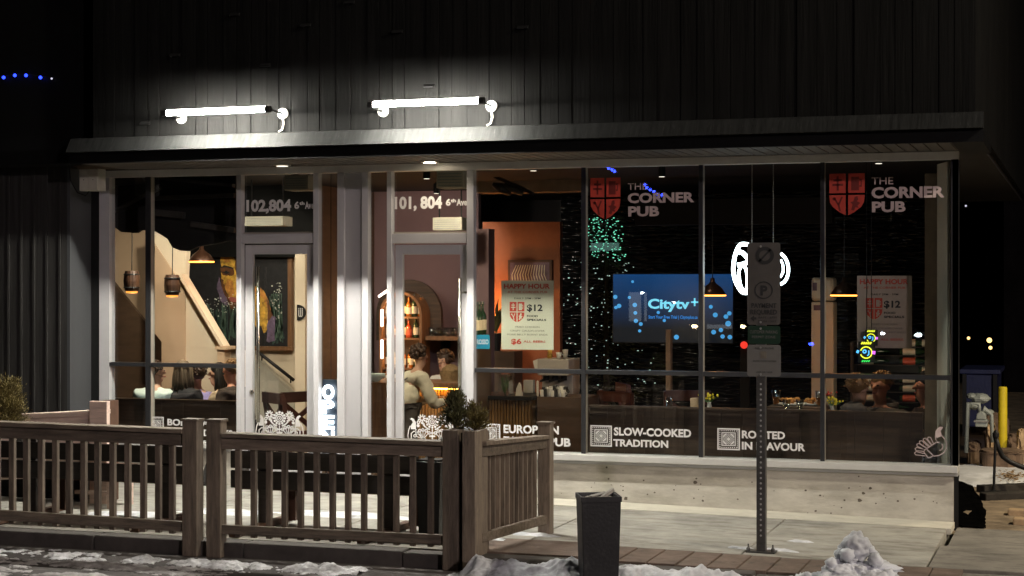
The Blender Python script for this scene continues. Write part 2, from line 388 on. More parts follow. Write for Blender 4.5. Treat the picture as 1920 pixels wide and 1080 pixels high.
wear("plinth_concrete", (.3, .27, .21), 4, (.5, 2, 2.5), .5, .7, .6); wear("plinth_concrete", (.1, .09, .07), 26, (.8, 1, 1), .66, .74, .7)
# ================================================================= ground
XL, XR = -60, 45
mb = MB()
nx, ny = 70, 40
mb.box(XL, XR, -60, -3.07, -.45, -.11); struct("road", mb, "asphalt")
KY = -3.07                                    # kerb line
jx = [PX(1469 - 71 * .35, -1.1) + k * 1.52 for k in range(-7, 3)]      # joints of the pavement
mb = MB()
XJ = atz(1747, 1046, -.06).x
bounds = [-14.0] + [x for x in jx if x < -1.2] + [-.94]
for a, b in zip(bounds, bounds[1:]):
    for (y0, y1) in ((-2.28, -1.28), (-1.268, .02)):
        if y1 < -1 and b > -1.0: b = XJ
        mb.hexa([(a + .006, y0, -.3), (b - .006, y0, -.3), (b - .006, y1, -.3), (a + .006, y1, -.3),
                 (a + .006, y0, gz(a)), (b - .006, y0, gz(b)), (b - .006, y1, gz(b)), (a + .006, y1, gz(a))])
struct("pavement", mb, "concrete", bevel=.006)
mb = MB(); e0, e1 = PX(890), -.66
for e0, e1 in ((PX(890), -4.252), (-4.248, -.955)): mb.hexa([(e0, -.42, -.05), (e1, -.42, -.1), (e1, -.034, -.1), (e0, -.034, -.05), (e0, -.42, gz(e0) + .004), (e1, -.42, gz(e1) + .004), (e1, -.034, gz(e1) + .006), (e0, -.034, gz(e0) + .006)]); struct("pavement_lit_strip", mb, "apron")  # paler strip painted for the light along the wall's foot
mb = MB()                                     # plain concrete further along and under the fence strip
mb.hexa([(-.93, -1.27, -.3), (14, -1.27, -.3), (14, -.16, -.3), (-.93, -.16, -.3), (-.93, -1.27, -.08), (14, -1.27, -.13), (14, -.16, -.13), (-.93, -.16, -.08)])
mb.hexa([(XJ + .008, -2.28, -.3), (14, -2.28, -.3), (14, -1.282, -.3), (XJ + .008, -1.282, -.3), (XJ + .008, -2.28, gz(XJ)), (14, -2.28, -.14), (14, -1.282, -.14), (XJ + .008, -1.282, gz(XJ))])
mb.hexa([(-.93, KY + .16, -.3), (14, KY + .16, -.3), (14, -2.29, -.3), (-.93, -2.29, -.3), (-.93, KY + .16, -.083), (14, KY + .16, -.13), (14, -2.29, -.13), (-.93, -2.29, -.083)])
mat("old_concrete", (.22, .2, .17), .9, var=.3, scale=2.5, bump=.5); wear("old_concrete", (.06, .052, .045), 6, (.6, 1.6, 1), .52, .72, .8)
struct("side_pavement", mb, "old_concrete", bevel=.006)
mb = MB(); mb.box(-14, PX(880, -2.5), KY + .16, -2.29, -.3, -.003); struct("patio_edge_paving", mb, "old_concrete")
mb = MB(); mb.box(PX(880, -2.5) + .004, PX(1125, -2.5), KY + .16, -2.29, -.3, -.002); struct("patio_corner_paving", mb, "brick_paver")
mb = MB()
for i in range(-1, 26):                       # kerb stones
    a = -14 + i * 1.2; z = gz(a + .6) - .004
    mb.box(a + .004, a + 1.196, KY, KY + .155, -.4, z)
struct("kerb", mb, "kerb_stone", bevel=.012)
mb = MB(); x = PX(1130, -2.5)                 # a soldier strip of bricks along the kerb
while x < -.75:
    for r in range(1):
        y0 = -2.885
        mb.box(x + .004, x + .196, y0, -2.296, -.2, gz(x + .1) + .002 + rnd.uniform(-.002, .002))
    x += .2
struct("brick_paving", mb, "brick_paver", bevel=.005)
mb = MB()
def ground_z(x, y): return -.1 - .012 * max(0, y) + .03 * noise.noise(Vector((x * .8, y * .8, 0)))
N, K = 60, 60; vs = []; fs = []
for j in range(K + 1):
    for i in range(N + 1):
        x, y = -2.6 + i * .32, -.15 + j * .55; vs.append((x, y, ground_z(x, y) - (.02 if y < .2 else 0)))
for j in range(K):
    for i in range(N): fs.append((j * (N + 1) + i, j * (N + 1) + i + 1, (j + 1) * (N + 1) + i + 1, (j + 1) * (N + 1) + i))
mb.add(vs, fs); struct("alley_ground", mb, "alley_soil", smooth=True)
mb = MB(); mb.box(-80, 80, -.2, 120, -.6, -.5); struct("ground", mb, "soil_dark")
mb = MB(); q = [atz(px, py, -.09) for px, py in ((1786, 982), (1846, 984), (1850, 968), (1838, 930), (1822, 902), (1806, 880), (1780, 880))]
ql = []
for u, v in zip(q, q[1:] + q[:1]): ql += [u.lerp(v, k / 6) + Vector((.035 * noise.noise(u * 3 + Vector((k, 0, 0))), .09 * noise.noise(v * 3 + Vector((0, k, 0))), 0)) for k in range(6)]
mb.prism([(p.x, p.y, ground_z(p.x, p.y) + .004) for p in ql], (0, 0, .006)); struct("dark_ground_patch", mb, "patch_black")  # near-black wedge laid on the ground beside the pub's corner

# ================================================================= the pub
pub = thing("pub_building", "corner pub with lit shopfront windows, white door frames and dark metal upper storey", "building", (-5, 0, 0))
XA, XB = PX(186), PX(1797)                    # the shopfront's ends
HEADZ, SILLZ = 2.86, .385
def part(name, mb, m, **k): return mb.build(name, m, pub, **k)
# upper storey with vertical cladding
ux0, ux1, UY = PX(176, -.85), -.75, -.85
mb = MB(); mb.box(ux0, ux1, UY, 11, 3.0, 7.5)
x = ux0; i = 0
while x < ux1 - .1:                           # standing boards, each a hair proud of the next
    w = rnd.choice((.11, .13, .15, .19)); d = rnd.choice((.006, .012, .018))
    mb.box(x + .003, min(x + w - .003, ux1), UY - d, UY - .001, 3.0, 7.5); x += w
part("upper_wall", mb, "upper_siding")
mb = MB(); fx0, fx1 = PX(124, -.97), PX(1843, -.97)
mb.prism([(fx0, -.98, 2.955), (fx0, -.90, 3.075), (fx0, -.868, 3.082), (fx0, -.868, 2.955)], (fx1 - fx0, 0, 0))
part("flashing", mb, "flashing_metal")
for i in range(9):
    x = fx0 + .05 + i * (fx1 - fx0 - .1) / 8
mb = MB(); mb.box(fx0 - .01, fx1, -.9, -.87, HEADZ - .002, 2.953); part("fascia", mb, "fascia_black")
mb = MB(); mb.box(fx0 - 3.2, fx0 - .03, -.7, -.3, HEADZ + .02, 7.5); part("shade_block", mb, "fascia_black")  # black block added to shade the left wall and darken the space above
mb = MB(); mb.box(XB + .004, fx1 - .01, -.869, .4, HEADZ + .003, 2.952); part("side_soffit", mb, "fascia_black")
mb = MB(); mb.box(fx0, XB, -.869, .12, HEADZ + .012, 2.95)
x = fx0 + .05
while x < XB - .09:
    mb.box(x, x + .085, -.869, -.012, HEADZ + .002, HEADZ + .011); x += .1
part("soffit", mb, "soffit")
for px, py in ((440, 28), (573, 48), (745, 60), (328, 104), (497, 123), (804, 162), (272, 232), (980, 52), (655, 5)):
    p = at(px, py, UY - .03); c = MB(); c.prism([(p.x - .045, UY - .019, p.z + .02), (p.x - .045, UY - .05, p.z), (p.x - .045, UY - .05, p.z - .008), (p.x - .045, UY - .019, p.z - .008)], (.09, 0, 0))
    part("siding_clip", c, "black_metal")
# neighbouring dark board wall on the left and its return
sx1 = PX(126, -.37)
mb = MB(); mb.box(sx1 - 6, sx1, -.37, -.2, -.3, 2.88); x = sx1 - 4
while x < sx1 - .05:
    mb.box(x, x + .02, -.385, -.371, -.1, 2.88); x += .135
part("siding_wall", mb, "dark_siding")
mb = MB(); mb.box(sx1 + .002, sx1 + .03, -.372, -.21, -.1, 2.86); mb.box(sx1 + .002, sx1 + .022, -.2, -.006, -.1, 2.86)
part("corner_return", mb, "return_panel")
mb = MB(); mb.box(sx1 + .002, XA - .003, .0, .12, -.1, 2.86); part("corner_filler", mb, "black_metal")
# concrete plinth and sill, broken by the doors
D0, D1 = PX(442), PX(888)
for a, b in ((XA, D0), (D1, XB - .035)): mb = MB(); mb.box(a, b, -.03, .22, -.4, .305); part("plinth", mb, "plinth_concrete", bevel=.008)
for a, b in ((XA, D0 - .002), (D1 + .002, XB)):
    mb = MB(); mb.box(a, b, -.10, .14, .335, SILLZ); part("sill", mb, "sill_white", bevel=.003)
    mb = MB(); mb.box(a, b, -.065, .14, .307, .333); part("sill_flashing", mb, "vinyl_grey")
mat("pit", (.13, .11, .085), .9)
mb = MB(); rr = random.Random(5)             # cast-in pits of the concrete
for i in range(60):
    x = rr.uniform(D1 + .1, XB - .06); z = rr.gauss(.12, .07) if rr.random() < .6 else rr.uniform(.02, .29); r = rr.uniform(.003, .008) * (1 + (rr.random() < .15) * 1.2)
    if -.05 < z < .29: mb.prism([(x + r * math.cos(a) * rr.uniform(.8, 1.6), -.0318, z + r * math.sin(a)) for a in [k * math.pi / 4 for k in range(8)]], (0, .003, 0))
part("concrete_pits", mb, "pit")

# ------------------------------------------------------ window grid
RAILZ = PZ(1310, 700)
def zpx(px, py, Y=0.0): return at(px, py, Y).z
mb = MB(); mb.box(XA, XB, -.004, .09, 2.795, HEADZ - .003); part("head_frame", mb, "head_white")
mb = MB(); mb.box(XA, PX(205), .0, .1, SILLZ + .002, 2.793); part("end_jamb", mb, "white_frame")
mb = MB(); mb.box(PX(1783), PX(1797), .0, .12, SILLZ + .002, 2.793); part("end_jamb", mb, "mullion_cap")
def mullion(p0, p1):
    a, b = PX(p0), PX(p1); c = MB(); c.box(a, b, -.006, .014, SILLZ + .002, 2.793); o = part("mullion", c, "mullion_cap", bevel=.002)
    c = MB(); c.box(a + .002, b - .002, .0145, .08, SILLZ + .002, 2.793); c.build("mullion_body", "mullion_body", o)
for p in ((273, 282), (1090, 1098), (1310, 1318), (1538, 1546)): mullion(*p)
wins = [(205, 273), (282, 443), (890, 1090), (1098, 1310), (1318, 1538), (1546, 1783)]
WIN = []
for a, b in wins:
    xa, xb = PX(a) + .001, PX(b) - .001
    c = MB(); c.box(xa, xb, -.004, .016, RAILZ - .022, RAILZ + .012); c.box(xa, xb, .017, .075, RAILZ - .02, RAILZ + .015)
    w = part("window", c, "mullion_cap", bevel=.002)
    for z0, z1 in ((SILLZ + .002, RAILZ - .024), (RAILZ + .018, 2.793)):
        c = MB(); c.box(xa + .002, xb - .002, .04, .048, z0, z1); c.build("pane", "window_glass", w)
    WIN.append(w)
GY = .038                                     # lettering sits on the outside of the panes
# ------------------------------------------------------ doors
def vframe(name, p0, p1, m="white_frame", y0=-.02, y1=.055, z0=-.02, z1=2.793, Y=None):
    c = MB(); c.box(PX(p0, y0), PX(p1, y0), y0, y1, z0, z1); return part(name, c, m, bevel=.003)
vframe("door_jamb", 443, 452); vframe("door_jamb", 587, 597); vframe("door_jamb", 632, 645); vframe("door_jamb", 678, 690)
vframe("door_jamb", 725, 734); vframe("door_jamb", 875, 888)
c = MB(); c.box(PX(645, .01) + .001, PX(678, .01) - .001, .01, .1, -.02, 2.793)
part("infill_panel", c, "panel_white")
DY = .057
def door(p0, p1, t0, stile, hinge_w, num, sub, handle_px, hy0, hy1, wx):
    xa, xb = PX(p0), PX(p1)
    zh = zpx((p0 + p1) / 2, t0)              # under side of the transom bar
    c = MB(); c.box(xa + .002, xb - .002, -.012, .11, zh, zh + .085); part("transom_bar", c, "white_frame", bevel=.003)
    w = MB(); w.box(xa + .002, xb - .002, .03, .1, zh + .087, zh + .1); w = part("transom_window", w, "mullion_body")
    g = MB(); g.box(xa + .003, xb - .003, .04, .048, zh + .102, 2.792); g.build("pane", "window_glass", w)
    textpx(num, *num_px[sub][0], GY, "vinyl_white", w, bold=.042)
    a, b = num_px[sub][1]; textpx("6", a, a + 9, num_px[sub][2], num_px[sub][3], GY, "vinyl_white", w, bold=.036)
    textpx("th", a + 9.5, a + 19, num_px[sub][2] + 0, num_px[sub][2] + 6, GY, "vinyl_white", w, bold=.036)
    textpx("Ave", a + 20, b, num_px[sub][2], num_px[sub][3], GY, "vinyl_white", w, bold=.036)
    la, lb = xa + .012, xb - .012; zt = zh - .012
    s = MB(); s.box(la, la + stile, DY, DY + .045, .0, zt); s.box(lb - stile, lb, DY, DY + .045, .0, zt)
    s.box(la + stile, lb - stile, DY, DY + .045, zt - .085, zt); s.box(la + stile, lb - stile, DY, DY + .045, 0, .25)
    d = part("door", s, "white_frame", bevel=.004)
    g = MB(); g.box(la + stile + .001, lb - stile - .001, DY + .02, DY + .028, .251, zt - .086); g.build("pane", "window_glass", d)
    hx = PX(handle_px, DY - .06); h = MB(); z1, z0 = zpx(handle_px, hy0, DY - .06), zpx(handle_px, hy1, DY - .06)
    h.tube([(hx, DY - .06, z0), (hx, DY - .06, z1)], .016, 10)
    for z in (z0 + .12, z1 - .12): h.tube([(hx, DY - .06, z), (hx + wx, DY + .001, z)], .01, 8)
    h.build("handle", "bright_metal", d, smooth=True)
    k = MB(); k.lathe((hx - .09 if wx < 0 else hx + .08, DY - .001, .84), [(.02, 0), (.022, -.012), (.012, -.018)], 14, (0, 1, 0)); k.build("lock", "bright_metal", d, smooth=True)
    c = MB(); c.box(xa, xb, -.05, .2, -.03, -.004); part("threshold", c, "steel")
    return d
num_px = {0: ((462, 546, 375, 396), (552, 588), 378, 391), 1: ((740, 829, 369, 391), (836, 876), 373, 385)}
d1 = door(452, 587, 456, .075, 0, "102,804", 0, 484, 500, 792, -.03)
d2 = door(734, 875, 456, .07, 0, "101, 804", 1, 862, 522, 770, .04)
for p0, p1 in ((597, 632), (690, 725)):
    c = MB(); c.box(PX(p0) + .001, PX(p1) - .001, .02, .054, -.02, .1); o = part("sidelight", c, "white_frame")
    g = MB(); g.box(PX(p0) + .002, PX(p1) - .002, .03, .038, .101, 2.792); g.build("pane", "window_glass", o)

# floral ornament on the doors, drawn in photo pixels round the flower's centre
def floral(dx, dy, parent):
    f = Flat(524 + dx, 784 + dy, DY + .018); ox, oy = 524 + dx, 784 + dy
    def flower(x, y, r, n, pr):
        for k in range(n):
            a = 2 * math.pi * k / n; f.disc(x + r * math.cos(a), y + r * math.sin(a), pr, 8)
    flower(ox, oy, 10.8, 12, 2.3); f.ring(ox, oy, 6.2, 8.2, 20); f.ring(ox, oy, 3.0, 4.6, 16, .0016); f.disc(ox, oy, 1.5, 10)
    for sx in (-1, 1):
        X = lambda v: ox + sx * v
        for k in range(9):
            a = 2 * math.pi * k / 9; c = (X(19.5) + 3 * math.cos(a), oy - 6 + 3 * math.sin(a)); e = (X(19.5) + 7.4 * math.cos(a), oy - 6 + 7.4 * math.sin(a)); f.stroke([c, e], 2.5)
        f.ring(X(26.5), oy + 1.5, 1.6, 3.4, 12); f.disc(X(19), oy + 2.5, 2.6); f.disc(X(27), oy + 8, 3); f.disc(X(16), oy + 5, 2)
        f.stroke([(X(17), oy + 6), (X(12), oy + 11), (X(7), oy + 14)], 2.6); f.disc(X(6), oy + 14, 1.6)
        f.poly([(X(p), oy + q) for p, q in ((42.5, -3.5), (39.5, -6.3), (35, -4.5), (31, 2), (31, 15), (40.5, 15), (41, 9), (37, 2), (39.5, -2.6))])
        f.stroke([(X(p), oy + q) for p, q in ((42, 9), (45, 17), (46.5, 27), (45, 38), (39, 46), (30, 50), (18, 50))], 1.7)
        f.stroke([(X(p), oy + q) for p, q in ((31, 15), (31.5, 19), (22, 26), (12, 33))], 1.8)
        f.stroke([(X(p), oy + q) for p, q in ((40, 32), (40, 23), (35, 18.6), (28, 20))], 2)
        for k in range(6):                   # fan tail
            a = R(200 + k * 23); bx, by = 17.5, 33
            t = (bx - 17 * math.cos(a) * .95, by + 17 * math.sin(a)); m_ = (bx - 9 * math.cos(a), by + 9 * math.sin(a))
            f.stroke([(X(bx), oy + by), (X(t[0]), oy + t[1])], 1.4); f.ring(X(t[0]), oy + t[1], 1.7, 3.4, 12)
        f.disc(X(3), oy + 21, 2.6, 8, ry=1.7); f.disc(X(3.2), oy + 27, 2.8, 8, ry=1.8)
    f.stroke([(ox, oy + 14), (ox, oy + 48)], 1.5); f.disc(ox, oy + 36, 2.5)
    return f.build("floral_ornament", "vinyl_white", parent)
floral(0, 0, d1); floral(286.5, 6.8, d2)

def rosette(px0, py0, w, parent):            # square folk-pattern mark
    f = Flat(px0, py0, GY); u = w / 40.0
    def r(a, b, c, d): f.rect(px0 + a * u, py0 + b * u, px0 + c * u, py0 + d * u)
    r(0, 0, 40, 2.4); r(0, 37.6, 40, 40); r(0, 2.4, 2.4, 37.6); r(37.6, 2.4, 40, 37.6)
    for k in range(9):
        t = 3.6 + k * 3.72
        for a, b in ((t, 3.6), (t, 34.6), (3.6, t), (34.6, t)): r(a, b, a + 1.8, b + 1.8)
    r(7.5, 7.5, 32.5, 9); r(7.5, 31, 32.5, 32.5); r(7.5, 9, 9, 31); r(31, 9, 32.5, 31)
    g = ["1101110111011", "1010101010101", "0111011101110", "1101100110110", "1010111010101", "0101111110101", "1110111101110",
         "0101111110101", "1010111010101", "1101100110110", "0111011101110", "1010101010101", "1101110111011"]
    for j, row in enumerate(g):
        for i, ch in enumerate(row):
            if (i + j) % 2 == 0 or abs(i - 6) + abs(j - 6) in (0, 1, 4, 9): r(10 + i * 1.54, 10 + j * 1.54, 10 + i * 1.54 + 1.42, 10 + j * 1.54 + 1.42)
    f.build("folk_pattern_mark", "vinyl_white", parent)
rosette(277, 781, 32, WIN[1]); textpx("BOHEMIAN", 314, 405, 785, 797, GY, "vinyl_white", WIN[1], bold=.036); textpx("PLATES & DRINKS", 314, 436, 803, 815, GY, "vinyl_white", WIN[1], bold=.036)
rosette(902, 794, 36, WIN[2]); textpx("EUROPEAN", 944, 1048, 796, 811, GY, "vinyl_white", WIN[2], bold=.036); textpx("EATERY PUB", 944, 1070, 818, 833, GY, "vinyl_white", WIN[2], bold=.036)
rosette(1107, 797, 39.5, WIN[3]); textpx("SLOW-COOKED", 1151, 1296, 801, 815.5, GY, "vinyl_white", WIN[3], bold=.036); textpx("TRADITION", 1150, 1253, 823, 836, GY, "vinyl_white", WIN[3], bold=.036)
rosette(1345, 802.5, 40.5, WIN[4]); textpx("ROOTED", 1391, 1472, 807, 821, GY, "vinyl_white", WIN[4], bold=.036); textpx("IN FLAVOUR", 1391, 1510, 828, 842, GY, "vinyl_white", WIN[4], bold=.036)

def shield(x0, y0, x1, y1, Y, parent, m, name="shield_emblem", glyph=None, t=.0015, gap=.035):
    """quartered shield: double cross, mug, forked branch, rearing beast"""
    w, h = x1 - x0, y1 - y0; f = Flat(x0, y0, Y, t); g = Flat(x0, y0, Y, t)
    P = lambda pts: [(x0 + a * w, y0 + b * h) for a, b in pts]
    k = gap
    f.poly(P([(0, 0), (.5 - k, 0), (.5 - k, .46), (0, .46)])); f.poly(P([(.5 + k, 0), (1, 0), (1, .46), (.5 + k, .46)]))
    f.poly(P([(0, .51), (.5 - k, .51), (.5 - k, .985), (.3, .92), (.1, .79), (.02, .68)]))
    f.poly(P([(.5 + k, .51), (1, .51), (.98, .68), (.9, .79), (.7, .92), (.5 + k, .985)]))
    L = .0016
    for a, b, c, d in ((.21, .06, .27, .40), (.12, .13, .36, .18), (.09, .24, .39, .29)): g.poly(P([(a, b), (c, b), (c, d), (a, d)]), L)
    g.poly(P([(.62, .08), (.84, .08), (.84, .4), (.62, .4)]), L); g.poly(P([(.85, .14), (.92, .14), (.92, .32), (.85, .32), (.85, .28), (.89, .28), (.89, .18), (.85, .18)]), L)
    g.stroke(P([(.14, .58), (.26, .74), (.36, .56)]), w * .05, L); g.stroke(P([(.26, .74), (.3, .88)]), w * .05, L); g.disc(*P([(.14, .6)])[0], w * .05, lift=L)
    g.poly(P([(.62, .86), (.66, .74), (.6, .68), (.68, .66), (.72, .56), (.8, .54), (.82, .62), (.78, .66), (.88, .7), (.8, .76), (.84, .82), (.74, .8), (.7, .88)]), L)
    o = f.build(name, m, parent)
    if glyph: g.build("emblem_figures", glyph, parent if parent.parent else o)
    return o
shield(1107, 334, 1162, 412, GY, WIN[3], "vinyl_red", glyph="vinyl_red_dark")
for s, a, b, c, d in (("THE", 1177, 1213, 343, 356), ("CORNER", 1177, 1302, 362, 380), ("PUB", 1178, 1236, 387, 405)): textpx(s, a, b, c, d, GY, "vinyl_pink", WIN[3], bold=.04 if s != "THE" else .008)
shield(1555, 326, 1617, 405, GY, WIN[5], "vinyl_red", glyph="vinyl_red_dark")
for s, a, b, c, d in (("THE", 1634, 1675, 332, 346), ("CORNER", 1634, 1771, 351, 371), ("PUB", 1635, 1698, 378, 397)): textpx(s, a, b, c, d, GY, "vinyl_pink", WIN[5], bold=.04 if s != "THE" else .008)
# outline bird at the corner
f = Flat(1740, 830, GY); Q = lambda z: [(1700 + a / 10.8, 780 + b / 10.8) for a, b in z]
f.poly(Q([(720, 215), (650, 212), (605, 250), (570, 310), (568, 410), (600, 440), (690, 400), (680, 340), (665, 300), (690, 260)]))
f.stroke(Q([(690, 390), (750, 460), (785, 560), (770, 660), (720, 740), (640, 790), (540, 810)]), 1.6)
f.stroke(Q([(570, 400), (580, 480), (600, 500)]), 1.3); f.stroke(Q([(640, 530), (590, 525), (400, 665)]), 1.8)
f.stroke(Q([(690, 560), (710, 610), (690, 670), (650, 690)]), 1.5)
f.stroke(Q([(400, 665), (345, 720), (430, 840), (470, 840), (530, 800), (400, 665)]), 1.6)
for b, tip in (((520, 570), (450, 450)), ((480, 600), (365, 475)), ((430, 640), (295, 530)), ((390, 670), (245, 590)), ((370, 700), (215, 675)), ((380, 790), (205, 760))):
    (bx, by), (tx, ty) = b, tip; l = math.hypot(tx - bx, ty - by); nx_, ny_ = -(ty - by) / l * 34, (tx - bx) / l * 34
    f.stroke(Q([(bx + nx_ * .6, by + ny_ * .6), (tx + nx_, ty + ny_), (tx + (tx - bx) / l * 26, ty + (ty - by) / l * 26), (tx - nx_, ty - ny_), (bx - nx_ * .6, by - ny_ * .6)]), 1.4)
f.build("bird_ornament", "vinyl_pink", WIN[5])

# ------------------------------------------------------ shell of the room
FZ = -.15
mb = MB(); mb.box(-13, -.95, .13, 11, FZ - .1, FZ); part("floor", mb, "floor_wood")
mb = MB(); mb.box(-13, -.8, .13, 10.9, 2.955, 2.998); part("ceiling", mb, "ceiling_dark")
mb = MB(); mb.box(-13.1, -1.5, 8.5, 8.6, FZ, 2.95); part("rear_wall", mb, "dark_wall")
mb = MB(); mb.box(-13.1, -13, .13, 8.49, FZ, 2.95); part("inner_side_wall", mb, "tan_wall")
mb = MB(); mb.prism([(XB + .001, .0, -.4), (XB - .045, .0, -.4), (XB - .9, 11, -.4), (XB - .86, 11, -.4)], (0, 0, 3.25)); part("corner_wall", mb, "black_metal")
def pxpoly(pts, Y, th=.08): 
    m_ = MB(); m_.prism([at(x, y, Y) for x, y in pts], (0, th, 0)); return m_
part("stair_back_wall", pxpoly([(150, 300), (309, 300), (309, 860), (150, 860)], 3.2), "tan_wall")
part("stair_brown_panel", pxpoly([(150, 450), (206, 521), (302, 641), (302, 860), (150, 860)], 2.9, .05), "brown_panel")  # brown sloping panel in front of the tan wall
part("stair_wall", pxpoly([(286, 424), (350, 440), (346, 520), (421, 648), (421, 660), (411, 660), (411, 830), (303, 830), (303, 641), (286, 620)], 2.3, .1), "cream_wall")
part("stair_shade_strip", pxpoly([(286, 452), (325, 510), (347, 545), (347, 760), (303, 760), (303, 641), (286, 620)], 2.28, .018), "tan_wall")  # tan sheet over the cream wall, its shade put into the colour
m_ = MB(); m_.bar(at(343, 516, 2.25), at(423, 650, 2.25), .14, .035, up=(0, 0, 1)); part("stair_cap", m_, "cream_wall")
m_ = MB(); m_.box(PX(409, 2.2), PX(422, 2.2), 2.18, 2.32, FZ, zpx(415, 655, 2.2)); m_.box(PX(406, 2.2), PX(430, 2.2), 2.16, 2.34, zpx(415, 655, 2.2), zpx(415, 649, 2.2)); part("newel_post", m_, "tan_wall")
part("stair_bulkhead", pxpoly([(192, 318), (441, 318), (441, 452), (424, 452), (400, 458), (372, 462), (352, 471), (338, 470), (323, 464), (314, 448), (303, 441), (284, 430), (262, 432), (255, 437), (227, 435), (206, 419), (192, 410)], .5, .05), "ceiling_dark")
part("picture_wall", pxpoly([(322, 440), (592, 478), (592, 860), (322, 860)], 4.4, .1), "cream_wall")
part("bulkhead", pxpoly([(300, 325), (592, 325), (592, 482), (300, 482)], 4.2, .1), "fascia_black")
c = MB(); c.box(PX(553, 3.7), PX(572, 3.7), 3.7, 3.85, FZ, zpx(560, 470, 3.7)); part("column", c, "cream_wall")
part("lower_stair", pxpoly([(474, 676), (488, 676), (552, 742), (552, 800), (474, 800)], 4.25, .1), "grey_box")
c = MB(); c.tube([at(482, 662, 4.1), at(489, 664, 4.1), at(551, 713, 4.1)], .02, 8)
for p in ((491, 668), (545, 710)): c.tube([at(*p, 4.1), at(p[0], p[1] + 7, 4.1), at(p[0], p[1] + 7, 4.24)], .01, 6)
part("handrail", c, "black_metal", smooth=True)
c = MB(); c.box(PX(592, 4.3), PX(592, 4.3) + .06, 4.3, 6.0, FZ, 2.95); part("partition", c, "brown_panel")
part("bar_back_wall", pxpoly([(585, 330), (897, 330), (897, 860), (585, 860)], 5.9, .1), "mauve_wall")
c = MB(); c.box(PX(888, 3.4), PX(916, 3.4), 3.4, 3.6, FZ, 2.4); part("pilaster", c, "mauve_wall")
part("accent_wall", pxpoly([(905, 416), (1050, 416), (1050, 800), (905, 800)], 5.0, .1), "rust_wall")
c = MB(); c.box(PX(893, 4.2), PX(1092, 4.2), 4.2, 4.5, zpx(990, 360, 4.2), zpx(990, 334, 4.2)); part("ceiling_beam", c, "beam_tan")
c = MB(); c.box(PX(1190, 4.4), PX(1560, 4.4), 4.4, 4.6, zpx(1400, 420, 4.4), zpx(1400, 372, 4.4)); part("ceiling_duct", c, "ceiling_dark")
# glossy dark tiles behind the right hand room
mt = mat("glossy_tile", (.012, .013, .014), .16, var=.2, scale=3, spec=.6); nt = mt.node_tree
vo = nt.nodes.new("ShaderNodeTexVoronoi"); vo.inputs["Scale"].default_value = 9; mp = nt.nodes.new("ShaderNodeMapping"); mp.inputs["Scale"].default_value = (.6, 1, 2.4)
tc = nt.nodes.new("ShaderNodeTexCoord"); bp = nt.nodes.new("ShaderNodeBump"); bp.inputs["Strength"].default_value = .8; bp.inputs["Distance"].default_value = .05
nt.links.new(tc.outputs["Object"], mp.inputs[0]); nt.links.new(mp.outputs[0], vo.inputs["Vector"]); nt.links.new(vo.outputs["Distance"], bp.inputs["Height"]); nt.links.new(bp.outputs[0], nt.nodes["Principled BSDF"].inputs["Normal"])
part("tiled_wall", pxpoly([(1052, 330), (1790, 330), (1790, 860), (1052, 860)], 7.6, .1), "glossy_tile")
c = MB(); c.box(PX(1734, .55), PX(1757, .55), .55, .8, FZ, 2.72); part("pillar", c, "beam_tan")
c = MB(); c.prism([(PX(1757, .5), .5, FZ), (PX(1757, .5) + .02, .5, FZ), (PX(1781, .16), .16, FZ), (PX(1781, .16) - .02, .16, FZ)], (0, 0, 2.94)); part("pillar_lining", c, "grey_box")

# ================================================================= lamps on the front
def tube_lamp(label, a, b, d1, d2, side):
    Yt = -1.22; p, q = at(*a, Yt), at(*b, Yt); t = thing("tube_lamp", label, "wall lamp", (p + q) / 2, "tube lamps over the shopfront")
    d = (q - p).normalized(); m_ = MB(); m_.tube([p, q], .021, 12); m_.build("light_tube", "tube_light", t, smooth=True)
    m_ = MB()
    for e, s in ((p, -1), (q, 1)): m_.tube([e + d * s * .002, e + d * s * .05], .027, 12)
    cs = [(0, .036 * math.cos(R(v)), .036 * math.sin(R(v))) for v in range(16, 131, 6)] + [(0, .032 * math.cos(R(v)), .032 * math.sin(R(v))) for v in range(130, 15, -6)]
    m_.prism([p + Vector(v) for v in cs], q - p)
    m_.build("housing", "black_metal", t)
    for (pp, e, s) in ((d1, p, 1), (d2, q, 1)):
        w = at(*pp, UY - .02); m_ = MB(); m_.lathe((w.x, UY - .018, w.z), [(.046, 0), (.046, -.016), (.03, -.024)], 20, (0, 1, 0)); r_ = m_.build("wall_plate", "white_enamel", t, smooth=False)
        m_ = MB(); m_.tube([(w.x, UY - .04, w.z), (w.x, (UY + Yt) / 2 - .02, w.z + .01), (w.x + (e.x - w.x) * .7, Yt + .01, e.z + .002), (e.x + (.05 if w.x > e.x else -.0), Yt, e.z + .022)], .008, 6); m_.build("bracket", "black_metal", t)
    w = at(*d2, UY - .02); z1 = 3.085
    m_ = MB(); m_.tube([(w.x, UY - .03, w.z - .03), (w.x + .012, UY - .035, w.z - .09), (w.x - .005, UY - .03, z1 + .02), (w.x - .04, UY - .025, z1)], .008, 6); m_.build("cable", "grey_box", t)
    return t
tube_lamp("bright tube lamp on the dark wall above the left door", (314, 212), (497, 205), (341, 222), (531, 213), 1)
tube_lamp("bright tube lamp on the dark wall above the right door, longer of the two", (701, 196), (897, 189), (719, 209), (922, 199), 1)
